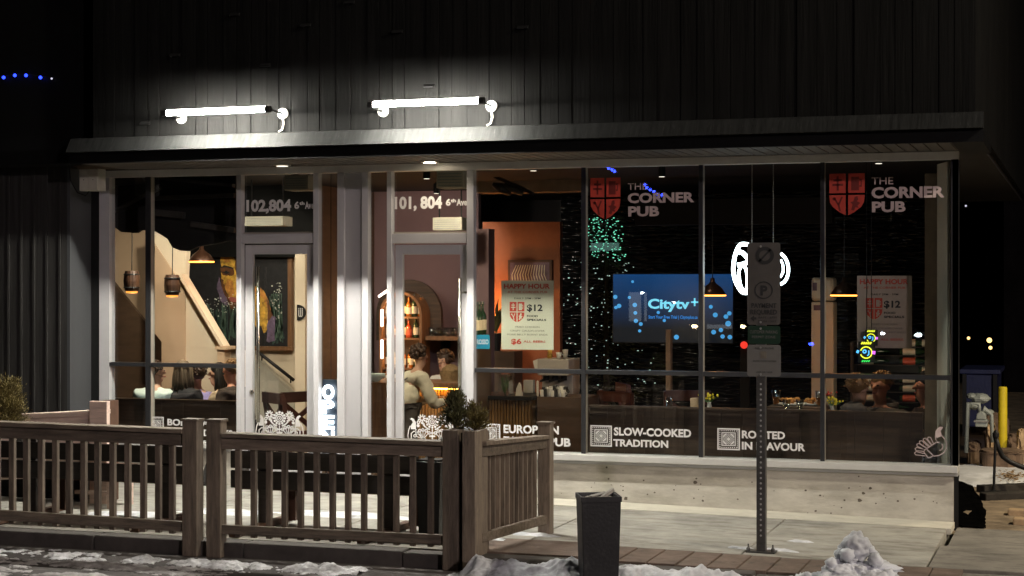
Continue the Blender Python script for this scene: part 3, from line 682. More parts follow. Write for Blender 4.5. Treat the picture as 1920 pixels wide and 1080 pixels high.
for lab, px, py, m_, e in (("small dim recessed lamp in the soffit above the left door", 515, 307, "soffit_lamp_dim", .4), ("bright recessed lamp in the soffit above the right door", 808, 303, "soffit_lamp", 14)):
    p = atz(px, py, HEADZ); p.y = -.2; t = thing("soffit_downlight", lab, "ceiling lamp", (p.x, p.y, HEADZ), "soffit downlights")
    c = MB(); c.lathe((p.x, p.y, HEADZ + .002), [(.075, 0), (.075, -.01), (.055, -.012)], 20); c.build("trim_ring", "white_enamel", t)
    c = MB(); c.lathe((p.x, p.y, HEADZ - .0105), [(.05, 0), (.05, -.004)], 20); c.build("lens", m_, t)
    if e > 1:
        l = bpy.data.lights.new("downlight_beam", 'SPOT'); l.energy = e; l.color = (1, .87, .66); l.shadow_soft_size = .05; l.spot_size = R(150); l.spot_blend = .8
        lo = bpy.data.objects.new("downlight_beam", l); COL.objects.link(lo); lo.parent = t; lo.location = (0, 0, -.03)
t = thing("electrical_box", "pale grey electrical box with two covers at the left end of the shopfront head", "electrical box", at(166, 336, -.5))
c = MB(); a, b = at(149, 358, -.5), at(184, 316, -.5); c.box(a.x, b.x, -.5, -.37, a.z, b.z); c.build("box_body", "grey_box", t, bevel=.004)
for k in (0, 1):
    c = MB(); w = (b.x - a.x) / 2; c.box(a.x + .004 + k * w, a.x + (k + 1) * w - .003, -.507, -.501, a.z + .004, b.z - .004); o = c.build("cover", "grey_box", t, bevel=.002)
    c = MB(); c.ball((a.x + (k + .5) * w, -.509, (a.z + b.z) / 2), .005, 6, 4); c.build("knob", "black_metal", o)
c = MB(); c.tube([(a.x + .05, -.42, a.z), (a.x + .02, -.43, a.z - .04), (a.x - .06, -.44, a.z - .01), (a.x - .13, -.44, a.z + .1), (a.x - .14, -.45, b.z + .05)], .006, 6); c.build("cable", "black_metal", t)

for q in ((196, 346, 270, 338, .05), (284, 372, 440, 366, .04), (210, 398, 300, 352, .025), (286, 398, 345, 404, .06), (360, 420, 441, 432, .05), (300, 334, 438, 348, .03)):
    m_ = MB(); m_.bar(at(q[0], q[1], .46), at(q[2], q[3], .46), .06, q[4]); part("ceiling_pipe", m_, "pipe_dark")
# ================================================================= patio fence
FY = -3.13                                    # front of the fence, just off the kerb, standing on the road
RZ = -.11
def post(px0, px1, pytop, parent, Y=FY, z0=RZ, cap=True, depth=.1):
    a, b = PX(px0, Y), PX(px1, Y); z = zpx((px0 + px1) / 2, pytop, Y); m_ = MB(); m_.box(a, b, Y, Y + depth, z0, z - (.012 if cap else 0)); o = m_.build("post", "fence_wood", parent, bevel=.006)
    if cap: m_ = MB(); m_.box(a - .008, b + .008, Y - .008, Y + depth + .008, z - .012, z + .006); m_.build("post_cap", "fence_wood_flat", o, bevel=.003)
    return o
def slope_box(p0, p1, y0l, y1l, y0r, y1r, Y, depth):
    a0, a1, b0, b1 = at(p0, y0l, Y), at(p0, y1l, Y), at(p1, y0r, Y), at(p1, y1r, Y); D = Vector((0, depth, 0)); m_ = MB()
    return m_.hexa([a1, b1, b1 + D, a1 + D, a0, b0, b0 + D, a0 + D])
def panel(t, p0, p1, tl, tr, bl, br, bals, ext):
    Y = FY + .02
    slope_box(p0, p1, tl[0] + 9, tl[1], tr[0] + 9, tr[1], Y, .04).build("top_rail", "fence_wood_flat", t, bevel=.004)
    slope_box(p0, p1, tl[0], tl[0] + 8.5, tr[0], tr[0] + 8.5, Y - .03, .14).build("hand_rail", "fence_wood_flat", t, bevel=.005)
    slope_box(p0, p1, bl[0], bl[1], br[0], br[1], Y, .04).build("bottom_rail", "fence_wood_flat", t, bevel=.004)
    for px in bals:
        k = (px - p0) / (p1 - p0); yt = tl[0] + 12 + (tr[0] - tl[0]) * k; yb = bl[1] + 5 + (br[1] - bl[1]) * k
        m_ = MB(); a, b = PX(px - 4.8, Y + .042), PX(px + 4.8, Y + .042); m_.box(a, b, Y + .0415, Y + .078, zpx(px, yb, Y + .04), zpx(px, yt, Y + .04)); m_.build("baluster", "fence_wood", t, bevel=.003)
f1 = thing("patio_fence", "brown wooden fence section with balusters, at the left edge, ending in a square post", "fence", (at(200, 1030, FY).x, FY, RZ), "patio fence sections")
post(341, 369, 787, f1)
panel(f1, -60, 340.5, (789, 818), (805, 836), (953, 972), (978, 997), [-36, -8, 21, 47.5, 75, 102, 127.5, 155, 181, 209.5, 237.5, 267, 295, 321], 0)
f2 = thing("patio_fence", "brown wooden fence section with balusters in front of the two doors", "fence", (at(620, 1040, FY).x, FY, RZ), "patio fence sections")
post(386, 413, 788, f2)
panel(f2, 413.6, 829, (812, 842), (828, 857), (984, 1001), (1003, 1022), [445, 474, 503, 532, 562, 592, 622, 651, 681, 712, 741.5, 772.5, 806], 0)
# side section, running from the corner planter back towards the wall
ye = -1.99; xe = PX(1020, ye)
f3 = thing("patio_fence", "short brown wooden fence section seen end on beside the black bin", "fence", (xe, -2.5, 0), "patio fence sections")
m_ = MB(); zt = zpx(1020, 793, ye); m_.box(PX(1008, ye), PX(1031, ye), ye, ye + .1, -.01, zt - .012); o = m_.build("post", "fence_wood", f3, bevel=.006)
m_ = MB(); m_.box(PX(1008, ye) - .008, PX(1031, ye) + .008, ye - .008, ye + .108, zt - .012, zt + .006); m_.build("post_cap", "fence_wood_flat", o, bevel=.003)
xs0 = PX(903, FY + .1); xs1 = PX(1026, ye)
def srow(za, zb, w, name, dx=0.0):
    m_ = MB(); ya, yb = FY + .12, ye - .002
    m_.hexa([(xs0 - w + dx, ya, za[0]), (xs0 + dx, ya, za[0]), (xs1 + dx, yb, zb[0]), (xs1 - w + dx, yb, zb[0]), (xs0 - w + dx, ya, za[1]), (xs0 + dx, ya, za[1]), (xs1 + dx, yb, zb[1]), (xs1 - w + dx, yb, zb[1])])
    return m_.build(name, "fence_wood_flat", f3, bevel=.004)
zA = lambda py: zpx(903, py, FY + .12); zB = lambda py: zpx(1022, py, ye)
srow((zA(857), zA(836)), (zB(840), zB(823)), .04, "top_rail"); srow((zA(835.5), zA(827)), (zB(822.5), zB(816)), .11, "hand_rail", .03)
srow((zA(1018), zA(1000)), (zB(982), zB(966)), .04, "bottom_rail")
for i in range(13):
    k = (i + .7) / 13.6; y = FY + .14 + (ye - FY - .16) * k; x = xs0 + (xs1 - xs0) * k - .075
    zb = zA(1014) + (zB(978) - zA(1014)) * k; zt = zA(838) + (zB(824) - zA(838)) * k
    m_ = MB(); m_.box(x, x + .03, y - .011, y + .011, zb, zt); m_.build("baluster", "fence_wood", f3, bevel=.003)
# tall corner planter made of boards
pl = thing("corner_planter", "tall brown board planter holding a small evergreen at the fence corner", "planter", (PX(860, FY), FY, RZ))
xa, xb, xc = PX(829, FY), PX(859, FY), PX(893, FY); zt = zpx(860, 807, FY)
m_ = MB(); m_.box(xa, xb, FY, FY + .1, RZ, zt); m_.build("corner_board", "fence_wood", pl, bevel=.006)
m_ = MB(); m_.box(xb + .035, xc, FY - .02, FY + .012, RZ, zt); m_.box(xc - .032, xc, FY + .0125, FY + .24, RZ, zt - .004); m_.build("corner_board", "fence_wood", pl, bevel=.005)
m_ = MB(); m_.box(xb + .001, xb + .034, FY + .05, FY + .09, RZ, zt - .02); m_.build("recess_board", "bench_wood", pl)
m_ = MB(); m_.box(xa + .03, xc - .034, FY + .102, FY + .36, RZ, zt - .03); m_.box(xa + .012, xa + .029, FY + .102, FY + .36, RZ, zt); m_.build("planter_box", "fence_wood", pl)
m_ = MB(); m_.box(xa + .04, xc - .04, FY + .11, FY + .35, zt - .029, zt - .022); m_.build("soil", "soil_dark", pl)

def foliage(n, c, h, r, rs, taper=1.0, leaf=.022, top_sprays=0):
    m_ = MB(); rg = random.Random(rs); sprigs = []
    for k in range(max(10, n // 42)):          # sprays: each a bent twig carrying scale leaves
        t = rg.random() ** .8; a = rg.uniform(0, 6.283); rad = r * (1 - t * taper) ** .7 * rg.uniform(.35, 1.12) + .01
        base = Vector(c) + Vector((0, 0, h * t * .62)); tip = Vector(c) + Vector((rad * math.cos(a), rad * math.sin(a), h * (t * .8 + .2) * rg.uniform(.86, 1.06))); sprigs.append((base, tip))
    per = max(1, n // len(sprigs))
    for b, t in sprigs:
        for j in range(per):
            u = rg.uniform(.3, 1.0); p = b.lerp(t, u) + Vector((rg.gauss(0, 1), rg.gauss(0, 1), rg.gauss(0, 1))) * r * .085
            d = ((t - b).normalized() + Vector((rg.gauss(0, .55), rg.gauss(0, .55), rg.gauss(0, .4) + .25))).normalized()
            s = d.cross(Vector((rg.gauss(0, 1), rg.gauss(0, 1), rg.gauss(0, 1)))).normalized() * leaf * .11; L_ = leaf * rg.uniform(.6, 1.5)
            m_.poly([p - s, p + d * L_ * .5 - s * 1.2, p + d * L_, p + d * L_ * .5 + s * 1.2, p + s])
    return m_, sprigs
def shrub(name, label, c, h, r, rs, n, m1, group=None, taper=1.0, leaf=.022):
    t = thing(name, label, "shrub", c, group); m_, sp = foliage(n, c, h, r, rs, taper, leaf); m_.build("crown", m1, t)
    m_ = MB(); m_.tube([c, Vector(c) + Vector((.004, 0, h * .45)), Vector(c) + Vector((0, 0, h * .8))], [.012, .008, .003], 6)
    for a, b in sp[::2]: m_.tube([a, a.lerp(b, .55) + Vector((0, 0, -.004)), b], [.004, .003, .0015], 4)
    m_.build("trunk", "bark", t); return t
shrub("evergreen_shrub", "small dark green cedar in the corner planter", Vector((PX(853, FY + .2), FY + .2, zt - .025)), .29, .125, 3, 4200, "cedar_green", leaf=.024)
shrub("evergreen_shrub", "low yellowish sprig beside the dark cedar in the corner planter", Vector((PX(893, FY + .3), FY + .28, zt - .03)), .2, .12, 8, 2200, "cedar_gold", taper=.8, leaf=.024)
# pale planter box by the left wall with its shrub
Yp = -1.5
pb = thing("timber_planter", "pale timber planter box with a raised end post by the left wall", "planter", (PX(120, Yp), Yp, 0))
m_ = slope_box(-30, 170, 791, 902, 779, 890, Yp, .04); m_.build("front_board", "pale_wood", pb, bevel=.004)
m_ = slope_box(-30, 188, 780, 790, 769, 778, Yp - .01, .16); m_.build("top_board", "pale_wood", pb, bevel=.004)
m_ = MB(); m_.box(PX(171, Yp), PX(204, Yp), Yp - .03, Yp + .02, .0, zpx(190, 752, Yp)); m_.build("end_post", "pale_wood", pb, bevel=.004)
m_ = MB(); m_.box(PX(172, Yp + .03), PX(190, Yp + .03), Yp + .022, Yp + .3, 0, zpx(180, 754, Yp)); m_.build("end_board", "leg_wood", pb)
m_ = MB(); m_.box(PX(-30, Yp + .1), PX(150, Yp + .1), Yp + .16, Yp + .5, 0, zpx(60, 800, Yp)); m_.build("soil", "soil_dark", pb)
shrub("evergreen_shrub", "rounded golden green cedar at the left edge beside the pale planter board", Vector((PX(12, -1.75), -1.75, zpx(12, 812, -1.75))), .46, .17, 5, 13000, "cedar_gold", taper=.55, leaf=.022)

# ---- benches behind the fence
def bench(label, p0, p1, dy):
    Y = -2.45; x0, x1 = PX(p0, Y), PX(p1, Y); t = thing("patio_bench", label, "bench", ((x0 + x1) / 2, Y, 0), "dark benches behind the patio fence")
    for z0, z1 in ((.585 + .025, .70), (.462, .59), (.315, .445)):
        m_ = MB(); m_.box(x0, x1, Y, Y + .035, z0 + dy, z1 + dy); m_.build("back_board", "bench_wood", t, bevel=.004)
    m_ = MB(); m_.box(x0 + .02, x1 - .02, Y + .05, Y + .2, .3 + dy, .33 + dy); m_.box(x0 + .02, x1 - .02, Y + .21, Y + .38, .3 + dy, .33 + dy); m_.build("seat", "leg_wood", t, bevel=.004)
    n = 2 if x1 - x0 < 1.6 else 3
    for k in range(2):
        x = x0 + (x1 - x0) * (.17 if k == 0 else .84)
        m_ = MB(); m_.box(x - .045, x + .045, Y + .036, Y + .085, .03, .68 + dy); m_.build("leg", "bench_wood", t, bevel=.004)
        m_ = MB(); m_.box(x + .05, x + .13, Y + .31, Y + .37, .03, .3 + dy); m_.build("leg", "leg_wood", t, bevel=.004)
        m_ = MB(); m_.box(x - .05, x + .02, Y - .42, Y + .5, .0, .045); m_.build("foot", "leg_wood", t, bevel=.004)
    for s, x in ((1, x1 - .02), (-1, x0 + .02)):
        m_ = MB(); m_.bar((x, Y + .1, .3 + dy), (x, Y + .36, .62 + dy), .03, .05, up=(1, 0, 0)); m_.build("arm_brace", "bench_wood", t)
    return t
bench("dark bench with its back to the street, behind the left fence section", -10, 372, 0.0)
bench("dark bench with its back to the street, behind the fence in front of the doors", 432, 782, -.015)
# low table with pale legs behind the left bench
t = thing("patio_table", "small low wooden table with pale legs standing between bench and window on the left", "table", (PX(170, -1.9), -1.85, 0))
for x in (PX(118, -1.75), PX(204, -1.75)):
    for y in (-1.78, -1.5): m_ = MB(); m_.box(x, x + .05, y, y + .05, 0, .30); m_.build("leg", "pale_wood", t)
m_ = MB(); m_.box(PX(112, -1.75), PX(216, -1.75), -1.82, -1.4, .301, .33); m_.build("tabletop", "leg_wood", t); m_ = MB(); m_.box(PX(126, -1.75), PX(200, -1.75), -1.64, -1.6, .09, .12); m_.build("stretcher", "pale_wood", t)
t = thing("plant_pot", "tapered black pot behind the right end of the fence beside the corner planter", "pot", (PX(808, -2.5), -2.45, 0))
c = Vector((PX(806, -2.45), -2.4, 0)); m_ = MB()
b0, b1, h = .075, .1, zpx(800, 866, -2.5)
m_.hexa([c + Vector(v) for v in ((-b0, -b0, 0), (b0, -b0, 0), (b0, b0, 0), (-b0, b0, 0), (-b1, -b1, h), (b1, -b1, h), (b1, b1, h), (-b1, b1, h))]); m_.build("pot_body", "bin_black", t, bevel=.006)
m_ = MB(); m_.box(c.x - .085, c.x + .085, c.y - .085, c.y + .085, h + .001, h + .012); m_.build("soil", "soil_dark", t)

# ---- black bin in front
YB = -3.5; zt = zpx(1120, 928, YB) - RZ; bx = PX(1122, YB)
bt = thing("litter_bin", "square black litter bin tapering to its foot beside the kerb", "bin", (0, 0, 0)); h1_, h0_ = .125, .108
def ringq(h, z): return [(-h, -h, z), (h, -h, z), (h, h, z), (-h, h, z)]
m_ = MB(); A, B, C, D_ = ringq(h0_, 0), ringq(h1_, zt), ringq(h1_ - .012, zt), ringq(h1_ - .02, zt - .07)
m_.add(A + B + C + D_, [(3, 2, 1, 0)] + [(k + i, k + (i + 1) % 4, k + 4 + (i + 1) % 4, k + 4 + i) for k in (0, 4, 8) for i in range(4)] + [(12, 13, 14, 15)])
m_.build("bin_body", "bin_black", bt, bevel=.003)
m_ = MB(); 
for (x0, y0, x1, y1) in ((-h1_ - .004, -h1_ - .004, h1_ + .004, -h1_ - .0005), (-h1_ - .004, h1_ + .0005, h1_ + .004, h1_ + .004), (-h1_ - .004, -h1_, -h1_ - .0005, h1_), (h1_ + .0005, -h1_, h1_ + .004, h1_)): m_.box(x0, x1, y0, y1, zt - .03, zt + .003)
m_.build("rim", "bin_black", bt)
m_ = MB(); rg = random.Random(8); n = 20; g_ = [[(-.1 + .2 * i / n, -.1 + .2 * j / n, zt - .03 + .03 * noise.noise(Vector((i * .31, j * .27, 2))) + .012 * rg.random()) for i in range(n + 1)] for j in range(n + 1)]
m_.add([p for r_ in g_ for p in r_], [(j * (n + 1) + i, j * (n + 1) + i + 1, (j + 1) * (n + 1) + i + 1, (j + 1) * (n + 1) + i) for j in range(n) for i in range(n)]); lin = m_.build("liner", "rubbish", bt)
bt.location = (bx, YB, RZ); bt.rotation_euler = (0, 0, R(24))
m_ = MB(); p = Vector((bx + .05, YB, RZ + zt)); m_.bar(p + Vector((-.03, -.05, -.02)), p + Vector((.03, .06, .03)), .02, .02); m_.bar(p + Vector((-.1, .0, -.01)), p + Vector((-.02, .06, .012)), .05, .006); tag(m_.build("rubbish", "rubbish", None), "grey scrap lying in the top of the black bin", "rubbish")
# ---- parking sign
SY = -2.13; spx = PX(1428, SY); sz = gz(spx)
sg = thing("parking_sign", "perforated steel post carrying three stacked parking signs on the pavement", "sign", (spx, SY, sz))
m_ = MB(); hw = .031; zt = zpx(1428, 470, SY)
m_.box(spx - hw, spx + hw, SY - hw, SY + hw, sz, zt); m_.build("post", "steel_post", sg, bevel=.004)
m_ = MB()
z = sz + .12
while z < zpx(1428, 712, SY):
    m_.lathe((spx, SY - hw - .0008, z), [(.0075, 0), (.0075, .0016)], 8, (0, 1, 0)); z += .036
m_.build("holes", "vinyl_grey", sg)
m_ = MB(); m_.box(spx - .1, spx + .1, SY - .06, SY + .06, sz + .001, sz + .012)
for sx in (-1, 1): m_.lathe((spx + sx * .085, SY - .04, sz + .012), [(.014, 0), (.014, .02), (.006, .03), (.006, .05)], 6)
m_.build("base_plate", "steel_post", sg)
def plate(p0, p1, y0, y1, m1, name):
    Ys = SY - hw - .004; a, b, z0, z1 = PX(p0, Ys), PX(p1, Ys), zpx(1430, y1, Ys), zpx(1430, y0, Ys); m_ = MB(); r = .018; pts = []
    for cx, cz, a0 in ((b - r, z1 - r, 0), (a + r, z1 - r, 90), (a + r, z0 + r, 180), (b - r, z0 + r, 270)):
        pts += [(cx + r * math.cos(R(a0 + k * 22.5)), Ys, cz + r * math.sin(R(a0 + k * 22.5))) for k in range(5)]
    m_.prism(pts, (0, .003, 0)); return m_.build(name, m1, sg)
YS = SY - hw - .0045
o = plate(1401, 1463, 455, 609, "sign_face_dark", "sign_plate"); f = Flat(1432, 540, YS)
f.ring(1432, 544, 14.5, 16.5, 24); f.ring(1434, 479, 10, 16.5, 24); f.stroke([(1424, 490), (1444, 468)], 3.4); f.poly([(1408, 597), (1415, 591), (1415, 595), (1419, 595), (1419, 599), (1415, 599), (1415, 603)]); f.build("symbols", "ink_black", o)
textpx("P", 1426, 1439, 535, 553, YS, "ink_black", o, bold=.04); textpx("PAYMENT", 1409, 1456, 568, 577, YS, "ink_black", o); textpx("REQUIRED", 1407, 1457, 580, 589, YS, "ink_black", o)
textpx("8AM - 6PM", 1422, 1456, 593, 597, YS, "ink_black", o, bold=.0); textpx("MON - SAT", 1422, 1456, 600, 604, YS, "ink_black", o, bold=.0)
o = plate(1402, 1463, 611, 645, "sign_green", "sign_plate"); textpx("CUSTOMER PARKING", 1406, 1458, 619, 625, YS, "sign_face", o, bold=.0); textpx("PERMIT ZONE", 1410, 1454, 629, 634, YS, "sign_face", o, bold=.0)
o = plate(1401, 1464, 646.5, 706, "sign_face", "sign_plate"); f = Flat(1432, 665, YS); f.rect(1426, 659, 1437, 672); f.rect(1429, 662, 1434, 668, lift=.0016, mi=0)
f.build("symbols", "ink_grey", o); textpx("PAY BY PHONE", 1416, 1451, 651, 654.5, YS, "ink_black", o, bold=.0); textpx("ENTER ZONE NUMBER", 1412, 1456, 675, 678, YS, "ink_black", o, bold=.0); textpx("APP OR WEB", 1418, 1448, 696, 699, YS, "ink_black", o, bold=.0)
m_ = MB()
for y in (462, 604, 616, 652, 702): m_.lathe((spx, YS - .002, zpx(1428, y, YS)), [(.008, -.003), (.008, .002)], 6, (0, 1, 0))
m_.build("bolts", "steel", sg)

# ================================================================= snow
def snow_field(name, xr, yr, nx, ny, hfun, m1, zb, label=None):
    vs, fs = [], []; m_ = MB()
    for j in range(ny + 1):
        for i in range(nx + 1):
            x = xr[0] + (xr[1] - xr[0]) * i / nx; y = yr[0] + (yr[1] - yr[0]) * j / ny; vs.append((x, y, zb + hfun(x, y)))
    for j in range(ny):
        for i in range(nx):
            q = (j * (nx + 1) + i, j * (nx + 1) + i + 1, (j + 1) * (nx + 1) + i + 1, (j + 1) * (nx + 1) + i)
            if max(vs[k][2] for k in q) > zb + .0: fs.append(q)
    m_.add(vs, fs); return m_.build(name, m1, None, smooth=True, kind="stuff")
def fb(x, y, s, o=0): return noise.fractal(Vector((x * s, y * s, o)), .9, 2.1, 5)
def h1(x, y):                                  # crusty strip along the kerb on the left
    e = 1 - abs((y + 3.38) / .24); return .062 * max(-.3, min(1, e)) * (.5 + 1.0 * fb(x, y, 2.4, 3)) + .02 * fb(x, y, 9, 1) + .005 * fb(x, y, 26, 6) - .02
snow_field("snow", (-8.6, -4.55), (-3.68, -3.14), 520, 70, h1, "dirty_snow", RZ + .004)
def h2(x, y): return .03 * (fb(x * .35, y, 4.2, 7) - .12) + .012 * fb(x * .5, y, 14, 2) + .006 * fb(x, y, 34, 2)
snow_field("snow", (-8.6, -3.6), (-4.6, -3.6), 420, 110, h2, "slush", RZ + .004) if mat("slush", (.3, .27, .26), .6, var=.5, scale=6, bump=.6, bscale=24, col2=(.4, .38, .38)) else None
def h3(x, y):                                  # bank along the kerb on the right, in front of bin and pavers
    e = 1 - abs((y + 3.36) / .34); b = .11 + .07 * noise.noise(Vector((x * 1.3, 2, 0)))
    if x > -.9: b *= max(0, 1 - (x + .9) / 1.0)
    if x < -3.75: b *= max(0, 1 - (-3.75 - x) / .25)
    return max(-.4, min(1, e)) * b * 1.25 + (.06 * fb(x, y, 4, 9) + .016 * fb(x, y, 13, 4) + .004 * fb(x, y, 30, 8)) * max(0, min(1, e + .2)) - .012
snow_field("snow", (-4.0, .3), (-3.75, -3.05), 520, 90, h3, "dirty_snow2", RZ + .003) if mat("dirty_snow2", (.62, .63, .66), .65, var=.28, scale=5, bump=.3, bscale=22, col2=(.68, .69, .72)) else None
for k, (px, py, r) in enumerate(((925, 1012, .1), (1000, 1003, .12), (1390, 1028, .07), (1455, 1032, .1), (1500, 1016, .06), (430, 960, .3), (240, 965, .3), (640, 965, .35))):
    p = atz(px, py, gz(atz(px, py, 0).x)); rg = random.Random(k); m_ = MB(); n = 40; c = (p.x, p.y, p.z + .012); ring_ = []
    for i in range(n):
        a = 2 * math.pi * i / n; q = r * (1 + .55 * noise.noise(Vector((math.cos(a) * 1.6 + k * 7, math.sin(a) * 1.6, 0)))); ring_.append((p.x + q * 1.5 * math.cos(a), p.y + q * .6 * math.sin(a), p.z - .002))
    mid = [(p.x + (x - p.x) * .6, p.y + (y - p.y) * .6, p.z + .011 + .006 * noise.noise(Vector((x * 9, y * 9, 1)))) for x, y, z in ring_]
    m_.add(ring_ + mid + [c], [(i, (i + 1) % n, n + (i + 1) % n, n + i) for i in range(n)] + [(n + i, n + (i + 1) % n, 2 * n) for i in range(n)])
    m_.build("snow", "dirty_snow2", None, smooth=True, kind="stuff")
# the shovelled heap by the kerb
pk = at(1604, 1000, -3.2); m_ = MB(); rg = random.Random(4)
N1, N2 = 150, 90; vs = []; fs = []
for j in range(N2 + 1):
    for i in range(N1):
        a = 2 * math.pi * i / N1; t = j / N2; rad = (1 - t) * .42 + (.06 if t < .97 else 0)
        prof = (t ** 1.1) * (pk.z - RZ) * .66
        d = Vector((math.cos(a) * rad * (1.25 if math.cos(a) > 0 else .95), math.sin(a) * rad * .85, prof)); nz_ = noise.fractal(d * 7 + Vector((3, 1, 5)), .8, 2.1, 5)
        lump = noise.cell_vector(d * 9).x - .5
        vs.append(Vector((pk.x, pk.y, RZ - .02)) + d * (1 + .0) + Vector((math.cos(a), math.sin(a), .6)) * (.05 * nz_ + .03 * lump + .005 * noise.noise(d * 40)) * (1 if t < .98 else .3))
for j in range(N2):
    for i in range(N1): fs.append((j * N1 + i, j * N1 + (i + 1) % N1, (j + 1) * N1 + (i + 1) % N1, (j + 1) * N1 + i))
fs.append(tuple(range(N2 * N1, N2 * N1 + N1))); m_.add(vs, fs)
m_.ball((pk.x + .004, pk.y, pk.z - .085), (.088, .085, .085), 40, 28, .3, 2.6); m_.ball((pk.x - .05, pk.y - .03, pk.z - .15), (.07, .06, .07), 24, 18, .5, 4); m_.ball((pk.x + .12, pk.y - .02, pk.z - .2), (.16, .05, .035), 20, 14, .4, 4)
for k in range(46):
    a = rg.uniform(0, 6.28); t = rg.random(); rr_ = (1 - t) * .42 + .06; q = rg.uniform(.018, .05)
    m_.ball((pk.x + math.cos(a) * rr_ * 1.05, pk.y + math.sin(a) * rr_ * .85, RZ + (t ** 1.25) * (pk.z - RZ) * .78), (q, q, q * .85), 12, 8, .6, 4)
tag(m_.build("snow_pile", "snow_heap", None, smooth=True), "lumpy heap of shovelled snow with a round top at the kerb", "snow pile") if mat("snow_heap", (.66, .67, .7), .6, var=.28, scale=5, bump=.35, bscale=26, col2=(.66, .68, .72)) else None

for w_ in ("dirty_snow", "dirty_snow2", "slush", "snow_heap"): wear(w_, (.16, .15, .145), 6, (1, 1, 1), .56, .7, .7); wear(w_, (.08, .07, .065), 45, (1, 1, 1), .64, .72, .7)
# ================================================================= alley on the right
def gxy(px, py):                               # point of the alley ground seen at a pixel
    p = atz(px, py, -.1)
    for _ in range(6): p = atz(px, py, ground_z(p.x, p.y))
    return p
b0 = gxy(1880, 876); bt_ = at(1880, 725, b0.y).z
t = thing("bollard", "yellow steel bollard standing in the snow of the alley", "bollard", b0); r = mpp(1880, b0.y) * 8.3
m_ = MB(); m_.lathe(b0, [(r, -.05), (r, bt_ - b0.z - .015), (r * .8, bt_ - b0.z)], 20); m_.build("bollard_pipe", "yellow_paint", t, smooth=False)
m_ = MB(); m_.lathe(b0, [(r * 1.6, -.02), (r * 1.4, .015), (r * 1.02, .02)], 16); m_.build("footing", "old_concrete", t)
sp_ = gxy(1863, 924); st = thing("rope_stanchion", "thin black barrier post with a drooping black rope in the alley", "barrier post", sp_)
zt = at(1865, 812, sp_.y).z; m_ = MB(); m_.tube([sp_, (sp_.x + .02, sp_.y, zt)], .013, 10); m_.lathe((sp_.x + .02, sp_.y, zt), [(.02, -.06), (.03, -.03), (.03, 0), (.02, .012), (.008, .03)], 12); m_.build("post", "black_metal", st)
m_ = MB(); m_.lathe(sp_, [(.12, 0), (.12, .01), (.03, .022), (.014, .03)], 20); m_.build("base", "black_metal", st)
m_ = MB(); m_.tube([at(x, y, sp_.y + k * .02) for k, (x, y) in enumerate(((1867, 822), (1872, 840), (1880, 856), (1894, 866), (1912, 874), (1940, 883), (1975, 880)))], .024, 10); m_.build("rope", "black_metal", st, smooth=True)
m_ = MB(); p, q = gxy(1838, 923), gxy(1945, 918); m_.bar(p + Vector((0, 0, .03)), q + Vector((0, 0, .03)), .12, .07); tag(m_.build("timber_edging", "rail_timber", None, bevel=.01), "dark timber edging lying on the ground at the foot of the barrier post", "timber")
m_ = MB(); p, q = gxy(1842, 938), gxy(1945, 934); m_.bar(p + Vector((0, 0, .03)), q + Vector((0, 0, .03)), .12, .07); tag(m_.build("timber_edging", "rail_timber", None, bevel=.01), "dark timber edging, nearer one of the two at the barrier post", "timber")
for (a, b, c_, d_, lab) in ((1890, 950, 1932, 968, "tan stone block in the lower right of the alley, farther one"), (1900, 968, 1945, 985, "tan stone block in the lower right of the alley, nearer one")):
    p = gxy((a + c_) / 2, d_); m_ = MB(); k = mpp((a + c_) / 2, p.y); m_.box(p.x - (c_ - a) / 2 * k, p.x + (c_ - a) / 2 * k, p.y, p.y + .15, p.z - .02, p.z + .05); tag(m_.build("stone_block", "stone_tan", None, bevel=.012), lab, "stone")
def hs(x, y): 
    c = gxy(1880, 893); e = 1 - ((x - c.x - .25) / 1.15) ** 2 - ((y - c.y - .4) / 1.6) ** 2
    return min(.05, .07 * e + .05 * fb(x, y, 2.2, 5)) if e > -.4 else -.3
c0 = gxy(1880, 893); vs = []; fs = []; n_ = 80; m_ = MB()
for j in range(n_ + 1):
    for i in range(n_ + 1):
        x = c0.x - 1.0 + 2.8 * i / n_; y = c0.y - 1.1 + 3.4 * j / n_; vs.append((x, y, ground_z(x, y) + max(-.1, hs(x, y))))
for j in range(n_):
    for i in range(n_): fs.append((j * (n_ + 1) + i, j * (n_ + 1) + i + 1, (j + 1) * (n_ + 1) + i + 1, (j + 1) * (n_ + 1) + i))
m_.add(vs, fs); m_.build("snow", "snow", None, smooth=True, kind="stuff")
m_ = MB(); rg = random.Random(9)
for k in range(160):
    p = gxy(rg.gauss(1896, 13), rg.gauss(904, 5)); s = rg.uniform(.012, .03); a = rg.uniform(0, 6.28); z = p.z + .058 + rg.uniform(0, .01)
    m_.poly([(p.x + s * math.cos(a), p.y + s * math.sin(a) * 1.5, z), (p.x + s * .5 * math.cos(a + 1.5), p.y + s * .5 * math.sin(a + 1.5), z + .008), (p.x - s * math.cos(a), p.y - s * math.sin(a) * 1.5, z), (p.x + s * .5 * math.cos(a - 1.5), p.y + s * .5 * math.sin(a - 1.5), z + .004)])
m_.build("leaf_litter", "leaf_litter", None, kind="stuff")
